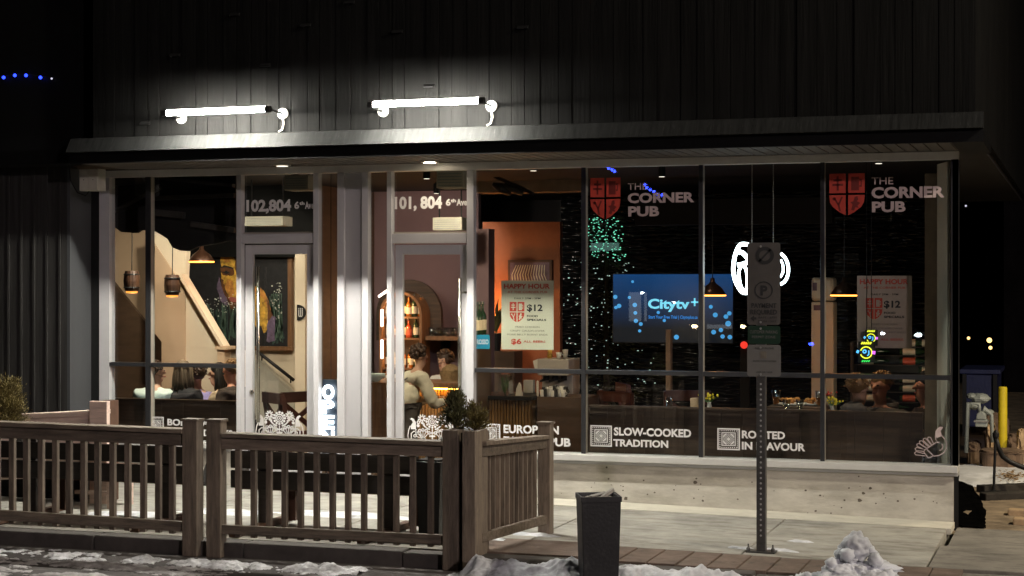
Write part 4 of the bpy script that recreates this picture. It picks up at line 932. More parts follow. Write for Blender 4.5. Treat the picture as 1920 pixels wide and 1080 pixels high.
for k, (px, py, w, h, Y, m1, lab) in enumerate(((1868, 800, 46, 52, 6.8, "rock", "large brown boulder behind the yellow bollard"), (1858, 812, 16, 36, 5.6, "stone_tan", "pale tan flat stone standing left of the yellow bollard"), (1903, 830, 30, 34, 6.2, "rock", "dark brown boulder right of the yellow bollard"), (1914, 826, 14, 44, 5.4, "stone_tan", "orange tan upright stone at the right edge of the alley"), (1826, 838, 26, 20, 5.6, "rock", "low dark rock in the alley beside the corner of the pub"), (1880, 846, 80, 10, 5.0, "rock", "long low rock ledge across the alley behind the bollard"))):
    p = at(px, py, Y); kk = mpp(px, Y); m_ = MB(); rg = random.Random(k + 40); vs = []; n1, n2 = 26, 18
    for i_ in range(n2 + 1):
        t_ = math.pi * i_ / n2
        for j_ in range(n1):
            a_ = 2 * math.pi * j_ / n1; d_ = Vector((math.sin(t_) * math.cos(a_), math.sin(t_) * math.sin(a_), math.cos(t_))); d_ = Vector([math.copysign(abs(q) ** .62, q) for q in d_]); q = 1 + .18 * noise.noise(d_ * 2.2 + Vector((k * 5, 0, 0))) + .06 * noise.noise(d_ * 7)
            vs.append(p + Vector((d_.x * w * kk * .5, d_.y * .22, d_.z * h * kk * .5)) * 1 * q if False else p + Vector((d_.x * w * kk * .5 * q, d_.y * .22 * q, d_.z * h * kk * .5 * q)))
    m_.add(vs, [(i_ * n1 + j_, (i_ + 1) * n1 + j_, (i_ + 1) * n1 + (j_ + 1) % n1, i_ * n1 + (j_ + 1) % n1) for i_ in range(n2) for j_ in range(n1)])
    for v in m_.v: v.z = v.z if v.z > p.z - h * kk * .3 else v.z - .25
    tag(m_.build("boulder", m1, None), lab, "rock")
g = at(1840, 800, 5.0); t = thing("gas_meter", "grey gas meter with pipes and rounded index box in the alley", "gas meter", g)
k = mpp(1840, 5.0)
m_ = MB(); m_.box(g.x - 11 * k, g.x + 11 * k, 4.95, 5.1, g.z, g.z + 14 * k); m_.prism([(g.x - 9 * k, 4.94, g.z + 14.2 * k), (g.x + 9 * k, 4.94, g.z + 14.2 * k), (g.x + 8 * k, 4.94, g.z + 24 * k), (g.x + 3 * k, 4.94, g.z + 29 * k), (g.x - 3 * k, 4.94, g.z + 29 * k), (g.x - 8 * k, 4.94, g.z + 24 * k)], (0, .15, 0)); m_.build("meter_body", "meter_grey", t, bevel=.01)
m_ = MB(); m_.box(g.x - 13 * k, g.x + 13 * k, 4.93, 5.11, g.z + 9 * k, g.z + 12 * k); m_.build("flange", "steel", t)
m_ = MB(); m_.tube([(g.x - 4 * k, 5.02, g.z + 28 * k), (g.x - 4 * k, 5.02, g.z + 42 * k), (g.x - 24 * k, 5.02, g.z + 44 * k), (g.x - 28 * k, 5.02, g.z - 50 * k)], .022, 8); m_.tube([(g.x + 4 * k, 5.02, g.z + 28 * k), (g.x + 4 * k, 5.04, g.z + 36 * k), (g.x + 18 * k, 5.06, g.z + 22 * k), (g.x + 19 * k, 5.08, g.z - 30 * k)], .02, 8); m_.build("pipes", "meter_grey", t, smooth=True)
m_ = MB()
for dx, dz, sx, sz_ in ((-18, 36, 14, 8), (-4, 50, 18, 10), (-20, 54, 10, 6), (12, 24, 9, 6)): m_.ball((g.x + dx * k, 5.25, g.z + dz * k), (sx * k, .1, sz_ * k), 12, 8, .2)
m_.build("regulator", "meter_grey", t)
t = thing("dumpster", "dark blue covered dumpster far back in the alley", "dumpster", at(1842, 780, 9)); a, b = at(1805, 800, 9), at(1870, 702, 9)
m_ = MB(); m_.box(a.x, b.x, 9, 10.2, a.z, b.z); m_.build("body", "blue_tarp", t, bevel=.02); m_ = MB(); m_.box(a.x - .04, b.x + .04, 8.96, 10.24, b.z + .002, b.z + .06); m_.build("lid", "blue_tarp", t, bevel=.01)
m_ = MB()
for x in (a.x, b.x - .05): m_.box(x, x + .05, 8.95, 8.998, a.z - .2, b.z)
m_.build("frame", "black_metal", t)
# dark buildings round about, with far off lights
m_ = MB(); m_.box(-1.5, 14, 22, 24, -1, 9); o = tag(m_.build("rear_building", "night_building", None), "unlit building at the far end of the alley", "building")
for px, py, r, lab in ((1855, 638, .05, "upper warm lamp far down the alley"), (1857, 652, .035, "lower warm lamp far down the alley"), (1816, 634, .03, "warm lamp far down the alley beside the pub corner"), (1811, 386, .02, "tiny white lamp high in the dark right of the pub")):
    p = at(px, py, 21.5); m_ = MB(); t = thing("wall_lamp", lab, "lamp", p); m_.ball(p, r, 10, 8); m_.build("bulb", "warm_led" if r > .02 else "white_led", t, smooth=True); m_ = MB(); m_.box(p.x - .02, p.x + .02, p.y + r * .8, 22, p.z - .02, p.z + .02); m_.build("bracket", "black_metal", t)
m_ = MB(); m_.box(-30, -10.5, 8, 12, -1, 8); o = tag(m_.build("next_building", "night_building", None), "black unlit building at the far left with blue lights", "building")
t = thing("string_lights", "string of blue lights on the black building at the upper left", "string lights", at(45, 142, -.72)); pts = [at(x, y, -.72) for x, y in ((-20, 147), (8, 143), (29, 139), (50, 139), (77, 143), (98, 145))]
m_ = MB(); m_.tube(pts, .004, 5); m_.build("cord", "black_metal", t)
for i, p in enumerate(pts[1:]): m_ = MB(); m_.ball(p - Vector((0, .01, .012)), (.015 if i < 4 else .009), 10, 8); m_.build("bulb", "blue_led" if i < 4 else "white_led", t, smooth=True)
# lamp post of the alley, behind the corner of the pub: its warm light lies on stones and snow
l = bpy.data.lights.new("alley_lamp_light", 'SPOT'); l.energy = 520; l.color = (1, .82, .54); l.shadow_soft_size = .1; l.spot_size = R(140); l.spot_blend = .4; lo = bpy.data.objects.new("alley_lamp_light", l); COL.objects.link(lo); lo.location = (2.4, 2.4, 3.2)
# ================================================================= inside the pub
def point(name, loc, e, col, r=.06, parent=None):
    l = bpy.data.lights.new(name, 'POINT'); l.energy = e; l.color = col; l.shadow_soft_size = r
    o = bpy.data.objects.new(name, l); COL.objects.link(o); o.location = loc
    if parent: o.parent = parent; o.location = Vector(loc) - parent.location
    return o
# barrel pendants
def barrel(c):
    t = thing("barrel_pendant", "", "pendant lamp", c, "barrel pendants by the stair wall"); m_ = MB()
    m_.lathe(c, [(.062, 0), (.076, .05), (.08, .1), (.076, .15), (.062, .2)], 18, cap=False); m_.lathe(c, [(.062, .2), (.0, .2)], 18, cap=False); m_.build("lamp_shade", "barrel_wood", t)
    m_ = MB()
    for z in (.035, .165): m_.lathe(c, [(.0765 if z < .1 else .076, z - .008), (.081, z), (.0765, z + .008)], 18, cap=False)
    m_.build("hoop", "black_metal", t)
    m_ = MB(); m_.lathe(c, [(.05, .012), (.058, -.002), (.054, -.018), (.0, -.02)], 16); m_.build("bulb", "lamp_warm", t)
    m_ = MB(); m_.tube([c + Vector((0, 0, .2)), c + Vector((.004, 0, .45)), Vector((c.x, c.y, 2.95))], .005, 5); m_.build("cord", "black_metal", t); return t
for px, py, lab in ((247, 546, "wooden barrel pendant lamp hanging in the leftmost window pane"), (323, 553.5, "wooden barrel pendant lamp hanging in front of the sloping stair wall")):
    c = at(px, py, 1.0)
    if px == 247: B0 = barrel(c); B0["label"] = lab
    else: dup(B0, c, lab)
    point("barrel_glow", c - Vector((0, 0, .03)), 2.2, (1, .6, .28), .05)
def dome(c, w):
    t = thing("dome_pendant", "", "pendant lamp", c, "dark dome pendants"); m_ = MB()
    m_.lathe(c, [(w, 0), (w * .97, .02), (w * .7, .075), (w * .3, .115), (.025, .13), (.02, .17), (.0, .172)], 24, cap=False); m_.build("lamp_shade", "copper_dark", t, smooth=True)
    m_ = MB(); m_.lathe(c, [(w * .9, -.006), (w * 1.0, -.004), (w * 1.005, .006)], 24, cap=False); m_.lathe(c, [(w * .95, .016), (0, .03)], 24, cap=False); m_.build("inner_reflector", "lamp_orange", t)
    m_ = MB(); m_.tube([c + Vector((0, 0, .17)), Vector((c.x, c.y, 2.95))], .005, 5); m_.build("cord", "black_metal", t); return t
for k, (px, py, Y, lab) in enumerate(((378, 491, 2.0, "dark dome pendant with orange rim in front of the painting"), (1336, 554, 2.6, "dark dome pendant with orange rim left of the round neon sign"), (1583, 554, 2.6, "dark dome pendant with orange rim behind the pale poster on the right"))):
    c = at(px, py, Y)
    if k == 0: DM = dome(c, .13); DM["label"] = lab
    else: dup(DM, c, lab)
    point("dome_glow", c - Vector((0, 0, .04)), (1.2, 2.0, 1.2)[k], (1, .45, .12), .08)
# lights added under the ceiling to brighten the room, each given a small fitting
def added_spot(c, e, col, lab, aim=None, cone=105):
    t = thing("added_ceiling_spot", lab, "ceiling lamp", c, "added small ceiling spots inside the pub"); m_ = MB(); m_.lathe(c, [(.035, 0), (.035, .1), (.03, .11)], 14); m_.build("housing", "black_metal", t)
    m_ = MB(); m_.lathe(c, [(.028, -.001), (.028, -.004)], 12); m_.build("lens", "soffit_lamp_dim", t)
    m_ = MB(); m_.box(c.x - .01, c.x + .01, c.y - .01, c.y + .01, c.z + .11, 2.953); m_.build("bracket", "black_metal", t)
    l = bpy.data.lights.new("added_spot_beam", 'SPOT'); l.energy = e; l.color = col; l.shadow_soft_size = .06; l.spot_size = R(cone); l.spot_blend = .5
    o = bpy.data.objects.new("added_spot_beam", l); COL.objects.link(o); o.parent = t; o.location = (0, 0, -.02); o.rotation_euler = (Vector(aim) - c).to_track_quat('-Z', 'Y').to_euler()
added_spot(Vector((PX(345, .7), .75, 2.83)), 300, (1, .86, .66), "added small black ceiling spot over the left table", at(350, 640, 2.0))
added_spot(Vector((PX(440, 3.0), 3.0, 2.83)), 50, (1, .87, .68), "added small black ceiling spot in front of the painting", at(455, 570, 4.3))
added_spot(Vector((PX(555, 1.6), 1.6, 2.83)), 140, (1, .87, .68), "added small black ceiling spot behind the left door", at(548, 640, 4.0))
added_spot(Vector((PX(800, 1.6), 1.6, 2.83)), 150, (1, .84, .62), "added small black ceiling spot behind the right door", at(795, 690, 3.2))
added_spot(Vector((PX(830, 4.4), 4.2, 2.83)), 46, (1, .8, .7), "added small black ceiling spot in front of the mauve wall", at(830, 560, 5.8))
added_spot(Vector((PX(1000, .8), .8, 2.83)), 60, (1, .78, .5), "added small black ceiling spot over the coffee machine", at(1000, 730, 1.7))
added_spot(Vector((PX(1650, .9), .8, 2.83)), 70, (1, .72, .46), "added small black ceiling spot over the guests on the right", at(1650, 730, 1.2), 70)
added_spot(Vector((PX(1250, 2.2), 2.0, 2.83)), 14, (1, .72, .5), "added small black ceiling spot in the middle of the dark room", at(1250, 800, 2.6))
# track light under the beam
c = at(940, 352, 3.6); t = thing("track_light", "black track light with one pale lens under the beam of the third large pane", "track light", c)
m_ = MB(); m_.bar(at(915, 325, 3.6), at(1000, 363, 3.4), .03, .03); m_.build("track", "black_metal", t)
for p, l_ in ((940, 1), (962, 0)): 
    q = at(p, 352, 3.55); m_ = MB(); m_.lathe(q, [(.05, -.12), (.055, 0), (.02, .1), (.0, .11)], 14, (-.8, -.2, .35)); o = m_.build("lamp_head", "black_metal", t)
    if l_: m_ = MB(); m_.lathe(q + Vector((.098, .024, -.043)), [(.045, 0), (.045, -.006)], 14, (-.8, -.2, .35)); m_.build("lens", "soffit_lamp_dim", o)
# HVAC units seen through the transoms
for px0, py0, px1, py1, Y, lab in ((532, 328, 578, 357, .9, "grey ceiling unit behind the left transom"), (818, 318, 869, 353, 1.6, "pale grey ceiling unit behind the right transom, upper one"), (811, 407, 866, 432, 2.6, "pale grey box behind the right transom, lower one"), (458, 405, 530, 424, 3.0, "grey duct piece behind the left transom")):
    a, b = at(px0, py1, Y), at(px1, py0, Y); m_ = MB(); m_.box(a.x, b.x, Y, Y + .25, a.z, b.z); t = thing("ceiling_unit", lab, "air unit", (a + b) / 2, "grey units under the ceiling"); m_.build("casing", "grey_box", t, bevel=.006)
    m_ = MB()
    for k in range(5): m_.box(a.x + .02, b.x - .02, Y - .006, Y - .001, a.z + (b.z - a.z) * (.12 + k * .16), a.z + (b.z - a.z) * (.17 + k * .16))
    m_.build("louvre", "meter_grey", t)
    m_ = MB()
    for x in (a.x + .03, b.x - .05): m_.box(x, x + .012, Y + .1, Y + .112, b.z, 2.954)
    m_.build("hanger", "black_metal", t)
p = at(870, 331, 1.8); m_ = MB(); t = thing("exit_light", "tiny red indicator light beside the ceiling unit behind the right transom", "indicator light", p); m_.ball(p, .018, 8, 6); m_.build("lens", "exit_red", t); m_ = MB(); m_.box(p.x - .03, p.x + .03, p.y + .02, p.y + .06, p.z - .03, p.z + .03); m_.build("casing", "black_metal", t)

# painting
YP = 4.33; a, b = at(338, 647, YP), at(541, 440, YP); pt = thing("painting", "large framed painting of a golden face and shoulder on a dark ground", "painting", ((a.x + b.x) / 2, YP, a.z))
m_ = MB(); m_.box(a.x, b.x, YP, YP + .03, a.z, b.z); m_.build("canvas", "night_paint", pt)
m_ = MB(); w = .05
m_.box(a.x - .01, b.x + w, YP - .03, YP + .04, a.z - w, a.z - .001); m_.box(b.x + .001, b.x + w, YP - .03, YP + .04, a.z, b.z); m_.box(a.x - w, a.x - .001, YP - .03, YP + .04, a.z, b.z); m_.build("frame", "mid_wood", pt, bevel=.004)
def paint(name, m1, fn, lift=0.0):
    f = Flat(440, 560, YP - .0005 - lift, .0012); fn(f); return f.build(name, m1, pt)
rg = random.Random(2)
def strokes(f, n, x0, x1, yt, yb, w, sd):
    r_ = random.Random(sd)
    for k in range(n): x = r_.uniform(x0, x1); t_ = yt + abs(r_.gauss(0, 1)) * 14; f.stroke([(x, min(t_, yb - 6)), (x + r_.gauss(0, 2), (t_ + yb) / 2), (x + r_.gauss(0, 3), yb - r_.uniform(0, 16))], r_.uniform(.5, 1) * w)
paint("paint_layer", "deep_teal_paint", lambda f: [strokes(f, 40, 352, 460, 572, 645, 4, 1), strokes(f, 16, 508, 532, 560, 645, 4, 2)])
paint("paint_layer", "teal_paint", lambda f: [strokes(f, 46, 354, 460, 566, 642, 1.7, 3), strokes(f, 34, 508, 532, 548, 640, 1.8, 4)], .0015)
paint("paint_layer", "gold_paint", lambda f: [f.daub([(413, 500), (412, 478), (417, 463), (425, 460), (434, 474), (446, 500), (452, 520), (452, 560), (440, 570), (428, 560), (416, 535)], .7, 1), f.daub([(476, 536), (492, 540), (503, 556), (512, 580), (514, 600), (505, 618), (498, 626), (491, 610), (484, 620), (476, 600)], .8, 2)], .003)
paint("paint_layer", "orange_paint", lambda f: [f.daub([(421, 536), (425, 524), (436, 526), (440, 552), (432, 558)], .8, 3), f.daub([(476, 536), (492, 540), (503, 556), (512, 580), (506, 580), (494, 556), (476, 548)], .7, 4), f.daub([(416, 474), (420, 466), (427, 476), (430, 490), (421, 494)], .6, 5)], .0045)
paint("paint_layer", "shade_paint", lambda f: [f.daub([(411, 503), (420, 497), (437, 503), (440, 514), (430, 518), (416, 516)], .6, 6), f.daub([(412, 520), (418, 526), (424, 548), (434, 566), (428, 570), (414, 545)], .8, 7), f.daub([(440, 480), (452, 505), (452, 540), (446, 530), (442, 505)], .8, 8), f.daub([(504, 560), (514, 590), (512, 610), (505, 600)], .7, 9), f.daub([(428, 568), (446, 562), (448, 575), (434, 580)], .7, 10)], .006)
paint("paint_layer", "night_paint", lambda f: [f.daub([(411, 502), (420, 497), (437, 502), (437, 504), (420, 501)], .3, 11), f.daub([(417, 511), (423, 507), (431, 511), (424, 514)], .3, 12), f.daub([(452, 440), (446, 470), (455, 520), (460, 440)], .6, 13)], .0075)
paint("paint_layer", "lip_paint", lambda f: f.daub([(427, 559), (434, 556), (447, 560), (446, 567), (433, 566)], .4, 14), .009)
paint("paint_layer", "plum_paint", lambda f: [f.daub([(505, 604), (513, 592), (519, 594), (520, 640), (503, 640)], .9, 15), f.daub([(405, 540), (409, 518), (412, 532), (420, 552), (428, 568), (423, 574), (411, 562)], .7, 16)], .0075)
paint("paint_layer", "pale_paint", lambda f: [f.disc(rg.uniform(366, 448), 566 + rg.gauss(6, 9), rg.uniform(.4, 1.5), 6) for k in range(80)] + [f.disc(rg.uniform(512, 532), rg.uniform(530, 600), rg.uniform(.5, 1.7), 6) for k in range(40)], .009)
# round washroom sign
Y = 3.69; c = at(558, 586, Y); t = thing("wall_sign", "black half round sign with pale figures on the cream column", "sign", c); m_ = MB(); k = mpp(558, Y)
m_.prism([(c.x, Y, c.z + 15 * k)] + [(c.x + 18 * k * math.cos(R(90 - j * 15)), Y, c.z + 15 * k * math.sin(R(90 - j * 15))) for j in range(1, 12)] + [(c.x, Y, c.z - 15 * k)], (0, -.02, 0)); m_.build("sign_board", "black_metal", t)
f = Flat(563, 586, Y - .0205)
for x in (560, 563.5, 567): f.rect(x - .9, 580, x + .9, 592); f.disc(x, 578.5, 1.2, 8)
f.rect(560, 592, 567, 594); f.build("symbols", "vinyl_grey", t)

# cross back chairs
def chair():
    t = thing("cross_back_chair", "", "chair", (0, 0, 0), "cross back chairs behind the left door"); W, H, S = .2, .93, .46
    for s in (-1, 1):
        m_ = MB(); m_.bar((s * W, .2, 0), (s * W, .2, S), .035, .035, up=(0, 1, 0)); m_.bar((s * W, .2, S), (s * W * 1.05, .27, H), .035, .04, up=(0, 1, 0)); m_.build("rear_leg", "chair_wood", t)
        m_ = MB(); m_.bar((s * W, -.2, 0), (s * W, -.2, S - .04), .035, .035, up=(0, 1, 0)); m_.build("front_leg", "chair_wood", t)
        m_ = MB(); m_.bar((-s * W * .95, .225, .56), (s * W * .98, .265, .84), .045, .02, up=(0, 1, 0)); m_.build("cross_slat", "chair_wood", t)
    m_ = MB(); m_.bar((-W * 1.06, .272, .89), (W * 1.06, .272, .89), .04, .1); m_.bar((-W, .225, .53), (W, .225, .53), .03, .06); m_.build("backrest", "chair_wood", t)
    m_ = MB(); m_.box(-.22, .22, -.23, .22, S - .035, S); m_.build("seat", "chair_wood", t, bevel=.01)
    return t
ch = chair(); ch.location = (PX(512, .75) + .174, .957, FZ); ch.rotation_euler = (0, 0, R(140)); ch["label"] = "dark red wooden chair with a crossed back behind the left door, left one"
dup(ch, (PX(563, 1.0) - .234, 1.135, FZ), "dark red wooden chair with a crossed back behind the left door, turned sideways at right", R(240))

# dark booth backs under the windows
def booth(lab, p0, p1, pyl, pyr, Y):
    a, b = at(p0, pyl, Y), at(p1, pyr, Y); t = thing("booth_bench", lab, "bench", ((a.x + b.x) / 2, Y, FZ)); m_ = MB(); x = a.x; rg = random.Random(int(p0))
    while x < b.x - .01:
        w = min(rg.uniform(.14, .24), b.x - x); m_.box(x + .001, x + w - .001, Y + rg.uniform(0, .006), Y + .06, FZ, (a.z + b.z) / 2 - .02); x += w
    m_.build("backrest", "dark_wood", t)
    m_ = MB(); m_.box(a.x, b.x, Y - .015, Y + .075, (a.z + b.z) / 2 - .019, (a.z + b.z) / 2); m_.build("top_rail", "dark_wood", t); m_ = MB(); m_.box(a.x, b.x, Y + .061, Y + .5, .2, .28); m_.build("seat", "dark_wood", t)
booth("dark wooden booth back under the left window", 203, 446, 747, 751, .3)
booth("long dark wooden booth back under the right windows", 1104, 1730, 764, 769, .3)
# tables for the guests
def table(lab, x, y, w, d, z):
    t = thing("dining_table", lab, "table", (x, y, FZ)); m_ = MB(); m_.box(x - w / 2, x + w / 2, y - d / 2, y + d / 2, z - .035, z); m_.build("tabletop", "dark_wood", t, bevel=.004); m_ = MB(); m_.box(x - .04, x + .04, y - .04, y + .04, FZ + .03, z - .036); m_.box(x - .25, x + .25, y - .25, y + .25, FZ, FZ + .029); m_.build("pedestal", "black_metal", t)
table("dark dining table behind the guests at the left window", PX(355, 1.75), 1.75, 1.1, .6, .55)
table("dark dining table among the guests at the right window", PX(1640, 1.7), 1.75, 1.3, .6, .6)

# ------------------------------------------------------ bar
YB_ = 3.5; a = PX(700, YB_); b = PX(884, YB_); zt = zpx(830, 716, YB_); t = thing("bar_counter", "bar counter with a glowing amber slatted front behind the right door", "bar", ((a + b) / 2, YB_, FZ))
m_ = MB(); m_.box(a - .05, b, YB_ - .14, YB_ + .5, zt - .06, zt); m_.build("countertop", "mid_wood", t, bevel=.004)
m_ = MB(); m_.box(a, b, YB_ + .02, YB_ + .08, FZ, zt - .062); x = a
while x < b - .03: m_.box(x, x + .024, YB_ - .004, YB_ + .0195, FZ + .05, zt - .075); x += .036
m_.build("slatted_front", "slat_wood", t); m_ = MB(); m_.box(a, b - .01, YB_ - .05, YB_ - .03, zt - .078, zt - .064); m_.build("light_strip", "led_amber", t)
YC = 1.5; a = PX(889, YC); b = PX(995, YC); zt2 = zpx(940, 742, YC); t = thing("service_counter", "service counter with a wood slat front and dark top in the third large pane", "counter", ((a + b) / 2, YC, FZ))
m_ = MB(); m_.box(a, b + .02, YC - .05, YC + .6, zt2 - .035, zt2); m_.build("countertop", "black_metal", t, bevel=.003)
m_ = MB(); m_.box(a, b, YC + .02, YC + .5, FZ, zt2 - .036); x = a
while x < b - .02: m_.box(x, x + .02, YC, YC + .0195, FZ, zt2 - .04); x += .03
m_.build("slatted_front", "slat_wood", t)
m_ = MB(); m_.box(b + .03, PX(1094, YC), YC + .1, YC + .6, FZ, zpx(1040, 746, YC)); tag(m_.build("low_cabinet", "brown_panel", None), "dark brown low cabinet right of the slatted counter", "cabinet")
point("counter_fill", (PX(950, 1.0), .8, 1.5), 9.0, (1, .72, .4), .1)  # bare light added to brighten the slatted front, no lamp hangs there
# arch niche
YA = 5.2; ac = at(752, 590, YA); k = mpp(752, YA); niche = thing("arched_shelf", "arched wooden back bar shelf lit by pink white tubes behind the right door", "shelf", ac)
def archband(r0, r1, top, bot, y0, y1, m1, name, n=20):
    m_ = MB(); out = [(ac.x + r1 * k * math.cos(R(q)), ac.z + r1 * k * math.sin(R(q))) for q in [180 * j / n for j in range(n + 1)]]; inn = [(ac.x + r0 * k * math.cos(R(q)), ac.z + r0 * k * math.sin(R(q))) for q in [180 * j / n for j in range(n + 1)]]
    out = [(out[0][0], bot)] + out + [(out[-1][0], bot)]; inn = [(inn[0][0], bot)] + inn + [(inn[-1][0], bot)]
    for (p, q, r, s) in zip(out, out[1:], inn[1:], inn): m_.prism([(p[0], y0, p[1]), (q[0], y0, q[1]), (r[0], y0, r[1]), (s[0], y0, s[1])], (0, y1 - y0, 0))
    return m_.build(name, m1, niche)
zb = zpx(752, 780, YA)
archband(38, 43, 0, zb, YA - .02, YA + .25, "mid_wood", "arch_frame"); archband(44, 66, 0, zpx(752, 640, YA), YA + .24, YA + .3, "dark_wood", "arch_surround")
m_ = MB(); m_.box(ac.x - 38 * k, ac.x + 38 * k, YA + .26, YA + .3, zb, ac.z); m_.prism([(ac.x + 38 * k * math.cos(R(q)), YA + .26, ac.z + .001 + 38 * k * math.sin(R(q))) for q in range(0, 181, 12)], (0, .04, 0)); m_.build("back_panel", "brown_panel", niche)
SHZ = [zpx(752, y, YA) for y in (594, 634, 690, 722)]
for z in SHZ: m_ = MB(); m_.box(ac.x - 37.8 * k, ac.x + 37.8 * k, YA, YA + .25, z - .02, z); m_.build("shelf_board", "mid_wood", niche)
m_ = MB()
m_.tube([(ac.x + 30 * k * math.cos(R(q)), YA + .03, ac.z + 22 * k + 20 * k * math.sin(R(q))) for q in (178, 160, 140, 120)], .014, 8)
m_.tube([(ac.x - 36 * k, YA - .04, zpx(716, 612, YA)), (ac.x - 36 * k, YA - .04, zpx(716, 580, YA))], .016, 8); m_.tube([(ac.x - 36 * k, YA - .04, zpx(716, 672, YA)), (ac.x - 36 * k, YA - .04, zpx(716, 637, YA))], .016, 8)
m_.tube([at(710, 556, YA - .2), at(726, 545, YA - .2)], .014, 8); m_.build("light_tube", "led_pink", niche)
for z in (SHZ[0] + .17, SHZ[1] + .17, SHZ[2] + .17): point("shelf_glow", (ac.x, YA - .06, z), 4.0, (1, .5, .16), .05)
# bottles
def bottle(g, lab_m, h=.24, r=.034):
    t = thing("bottle", "", "bottle", (0, 0, 0), "bottles on the arched shelf"); m_ = MB()
    m_.lathe((0, 0, 0), [(r * .9, 0), (r, .006), (r, h * .56), (r * .86, h * .64), (r * .36, h * .74), (r * .33, h * .94), (r * .4, h * .95), (r * .4, h)], 14); m_.build("glass_body", g, t, smooth=True)
    m_ = MB(); m_.lathe((0, 0, 0), [(r + .0012, h * .14), (r + .0012, h * .46)], 14, cap=False); m_.build("label", lab_m, t)
    m_ = MB(); m_.lathe((0, 0, 0), [(r * .42, h * .955), (r * .42, h * 1.03)], 10); m_.build("cap", "bright_metal", t); return t
KB = [("amber", bottle("amber_glass", "label_cream")), ("clear", bottle("clear_glass", "label_cream", .26, .03)), ("red", bottle("red_glass", "label_red", .22, .036)), ("green", bottle("green_glass", "label_cream", .27, .032))]
used = set(); ordn = ["first", "second", "third", "fourth", "fifth", "sixth", "seventh"]
rg = random.Random(12)
for si, (z, nm) in enumerate(zip(SHZ, ("topmost", "second", "third", "lowest"))):
    for j in range(7):
        kk = (j * 2 + si + rg.randrange(2)) % 4 if si < 2 else rg.choice((0, 1, 3)); x = ac.x - 33 * k + j * 11 * k + rg.uniform(-.008, .008); y = YA + rg.uniform(.06, .13); lab = "%s liquor bottle, %s from the left on the %s board of the arched shelf" % (KB[kk][0], ordn[j], nm)
        if kk not in used: o = KB[kk][1]; o.location = (x, y, z + .001); o["label"] = lab; used.add(kk)
        else: dup(KB[kk][1], (x, y, z + .001), lab)
for kk in range(4):
    if kk not in used: KB[kk][1].location = (ac.x, YA + .2, SHZ[3] + .001); KB[kk][1]["label"] = "%s liquor bottle at the back of the lowest shelf" % KB[kk][0]
# glass shelf
a, b = at(795, 638, YA), at(850, 631, YA); sh = thing("wall_shelf", "wooden wall shelf carrying drinking glasses right of the arch", "shelf", ((a.x + b.x) / 2, YA, a.z)); m_ = MB(); m_.box(a.x, b.x + .1, YA + .05, YA + .69, a.z, b.z); m_.build("shelf_board", "mid_wood", sh); m_ = MB()
for x in (a.x + .06, b.x): m_.box(x, x + .02, YA + .4, YA + .69, a.z - .12, a.z - .001)
m_.build("bracket", "black_metal", sh)
def tumbler(): 
    m_ = MB(); m_.lathe((0, 0, 0), [(.024, 0), (.034, .1), (.031, .1), (.022, .006), (0, .006)], 14, cap=False); return tag(m_.build("drinking_glass", "drink_glass", None, smooth=True), "", "glass", "glasses on the wall shelf")
T0 = tumbler(); nms = ["leftmost of the glasses", "second of the glasses", "third of the glasses", "fourth of the glasses", "fifth of the glasses", "sixth of the glasses", "last of the glasses"]
for i in range(7):
    o = T0 if i == 0 else T0.copy()
    if i: COL.objects.link(o)
    o.location = (a.x + .045 + i * .05, YA + .12 + (i % 2) * .05, b.z + .001); o["label"] = "clear drinking glass, %s on the wall shelf counting from the arch" % nms[i]
wb = at(845, 716, YB_ + .15); t = thing("basket", "brown wicker basket with rounded contents standing on the bar", "basket", wb); m_ = MB(); m_.lathe(wb, [(.1, .002), (.125, .11), (.115, .11), (.095, .02)], 18); m_.build("basket_body", "wicker", t); m_ = MB(); m_.ball(wb + Vector((0, 0, .12)), (.1, .09, .07), 14, 8, .2); m_.build("contents", "wicker", t)
# fire extinguisher in the sidelight
Y = 1.7; c = at(712, 798, Y); k = mpp(709, Y); t = thing("fire_extinguisher", "red fire extinguisher with pale label in the narrow sidelight by the right door", "fire extinguisher", c); m_ = MB(); m_.lathe(c, [(.055, -.1), (.06, -.08), (.06, .22), (.045, .26), (.018, .275), (.018, .3)], 16); m_.build("cylinder", "ext_red", t, smooth=False); m_ = MB(); m_.lathe(c, [(.0612, .06), (.0612, .17)], 16, cap=False); m_.build("label", "label_cream", t)
m_ = MB(); m_.box(c.x - .02, c.x + .07, c.y - .012, c.y + .012, c.z + .3, c.z + .325); m_.box(c.x - .02, c.x + .06, c.y - .01, c.y + .01, c.z + .335, c.z + .35); m_.tube([(c.x - .02, c.y, c.z + .31), (c.x - .07, c.y - .02, c.z + .24), (c.x - .07, c.y - .02, c.z)], .01, 6); m_.build("valve", "black_metal", t)
m_ = MB(); m_.box(c.x - .08, c.x + .08, c.y + .065, c.y + .09, FZ, c.z + .32); o = tag(m_.build("mounting_board", "brown_panel", None), "brown board behind the fire extinguisher", "board")
p = at(704, 706, 1.4); m_ = MB(); m_.lathe(p, [(.03, -.05), (.09, 0), (.1, .03), (.093, .03), (.03, -.04)], 18, cap=False); t = tag(m_.build("bowl", "cloth_mint", None, smooth=True), "pale mint bowl on a stand in the narrow sidelight", "bowl"); m_ = MB(); m_.box(p.x - .15, p.x + .15, p.y - .1, p.y + .15, FZ, p.z - .052); tag(m_.build("side_cabinet", "mid_wood", None), "small wooden side cabinet under the mint bowl", "cabinet")
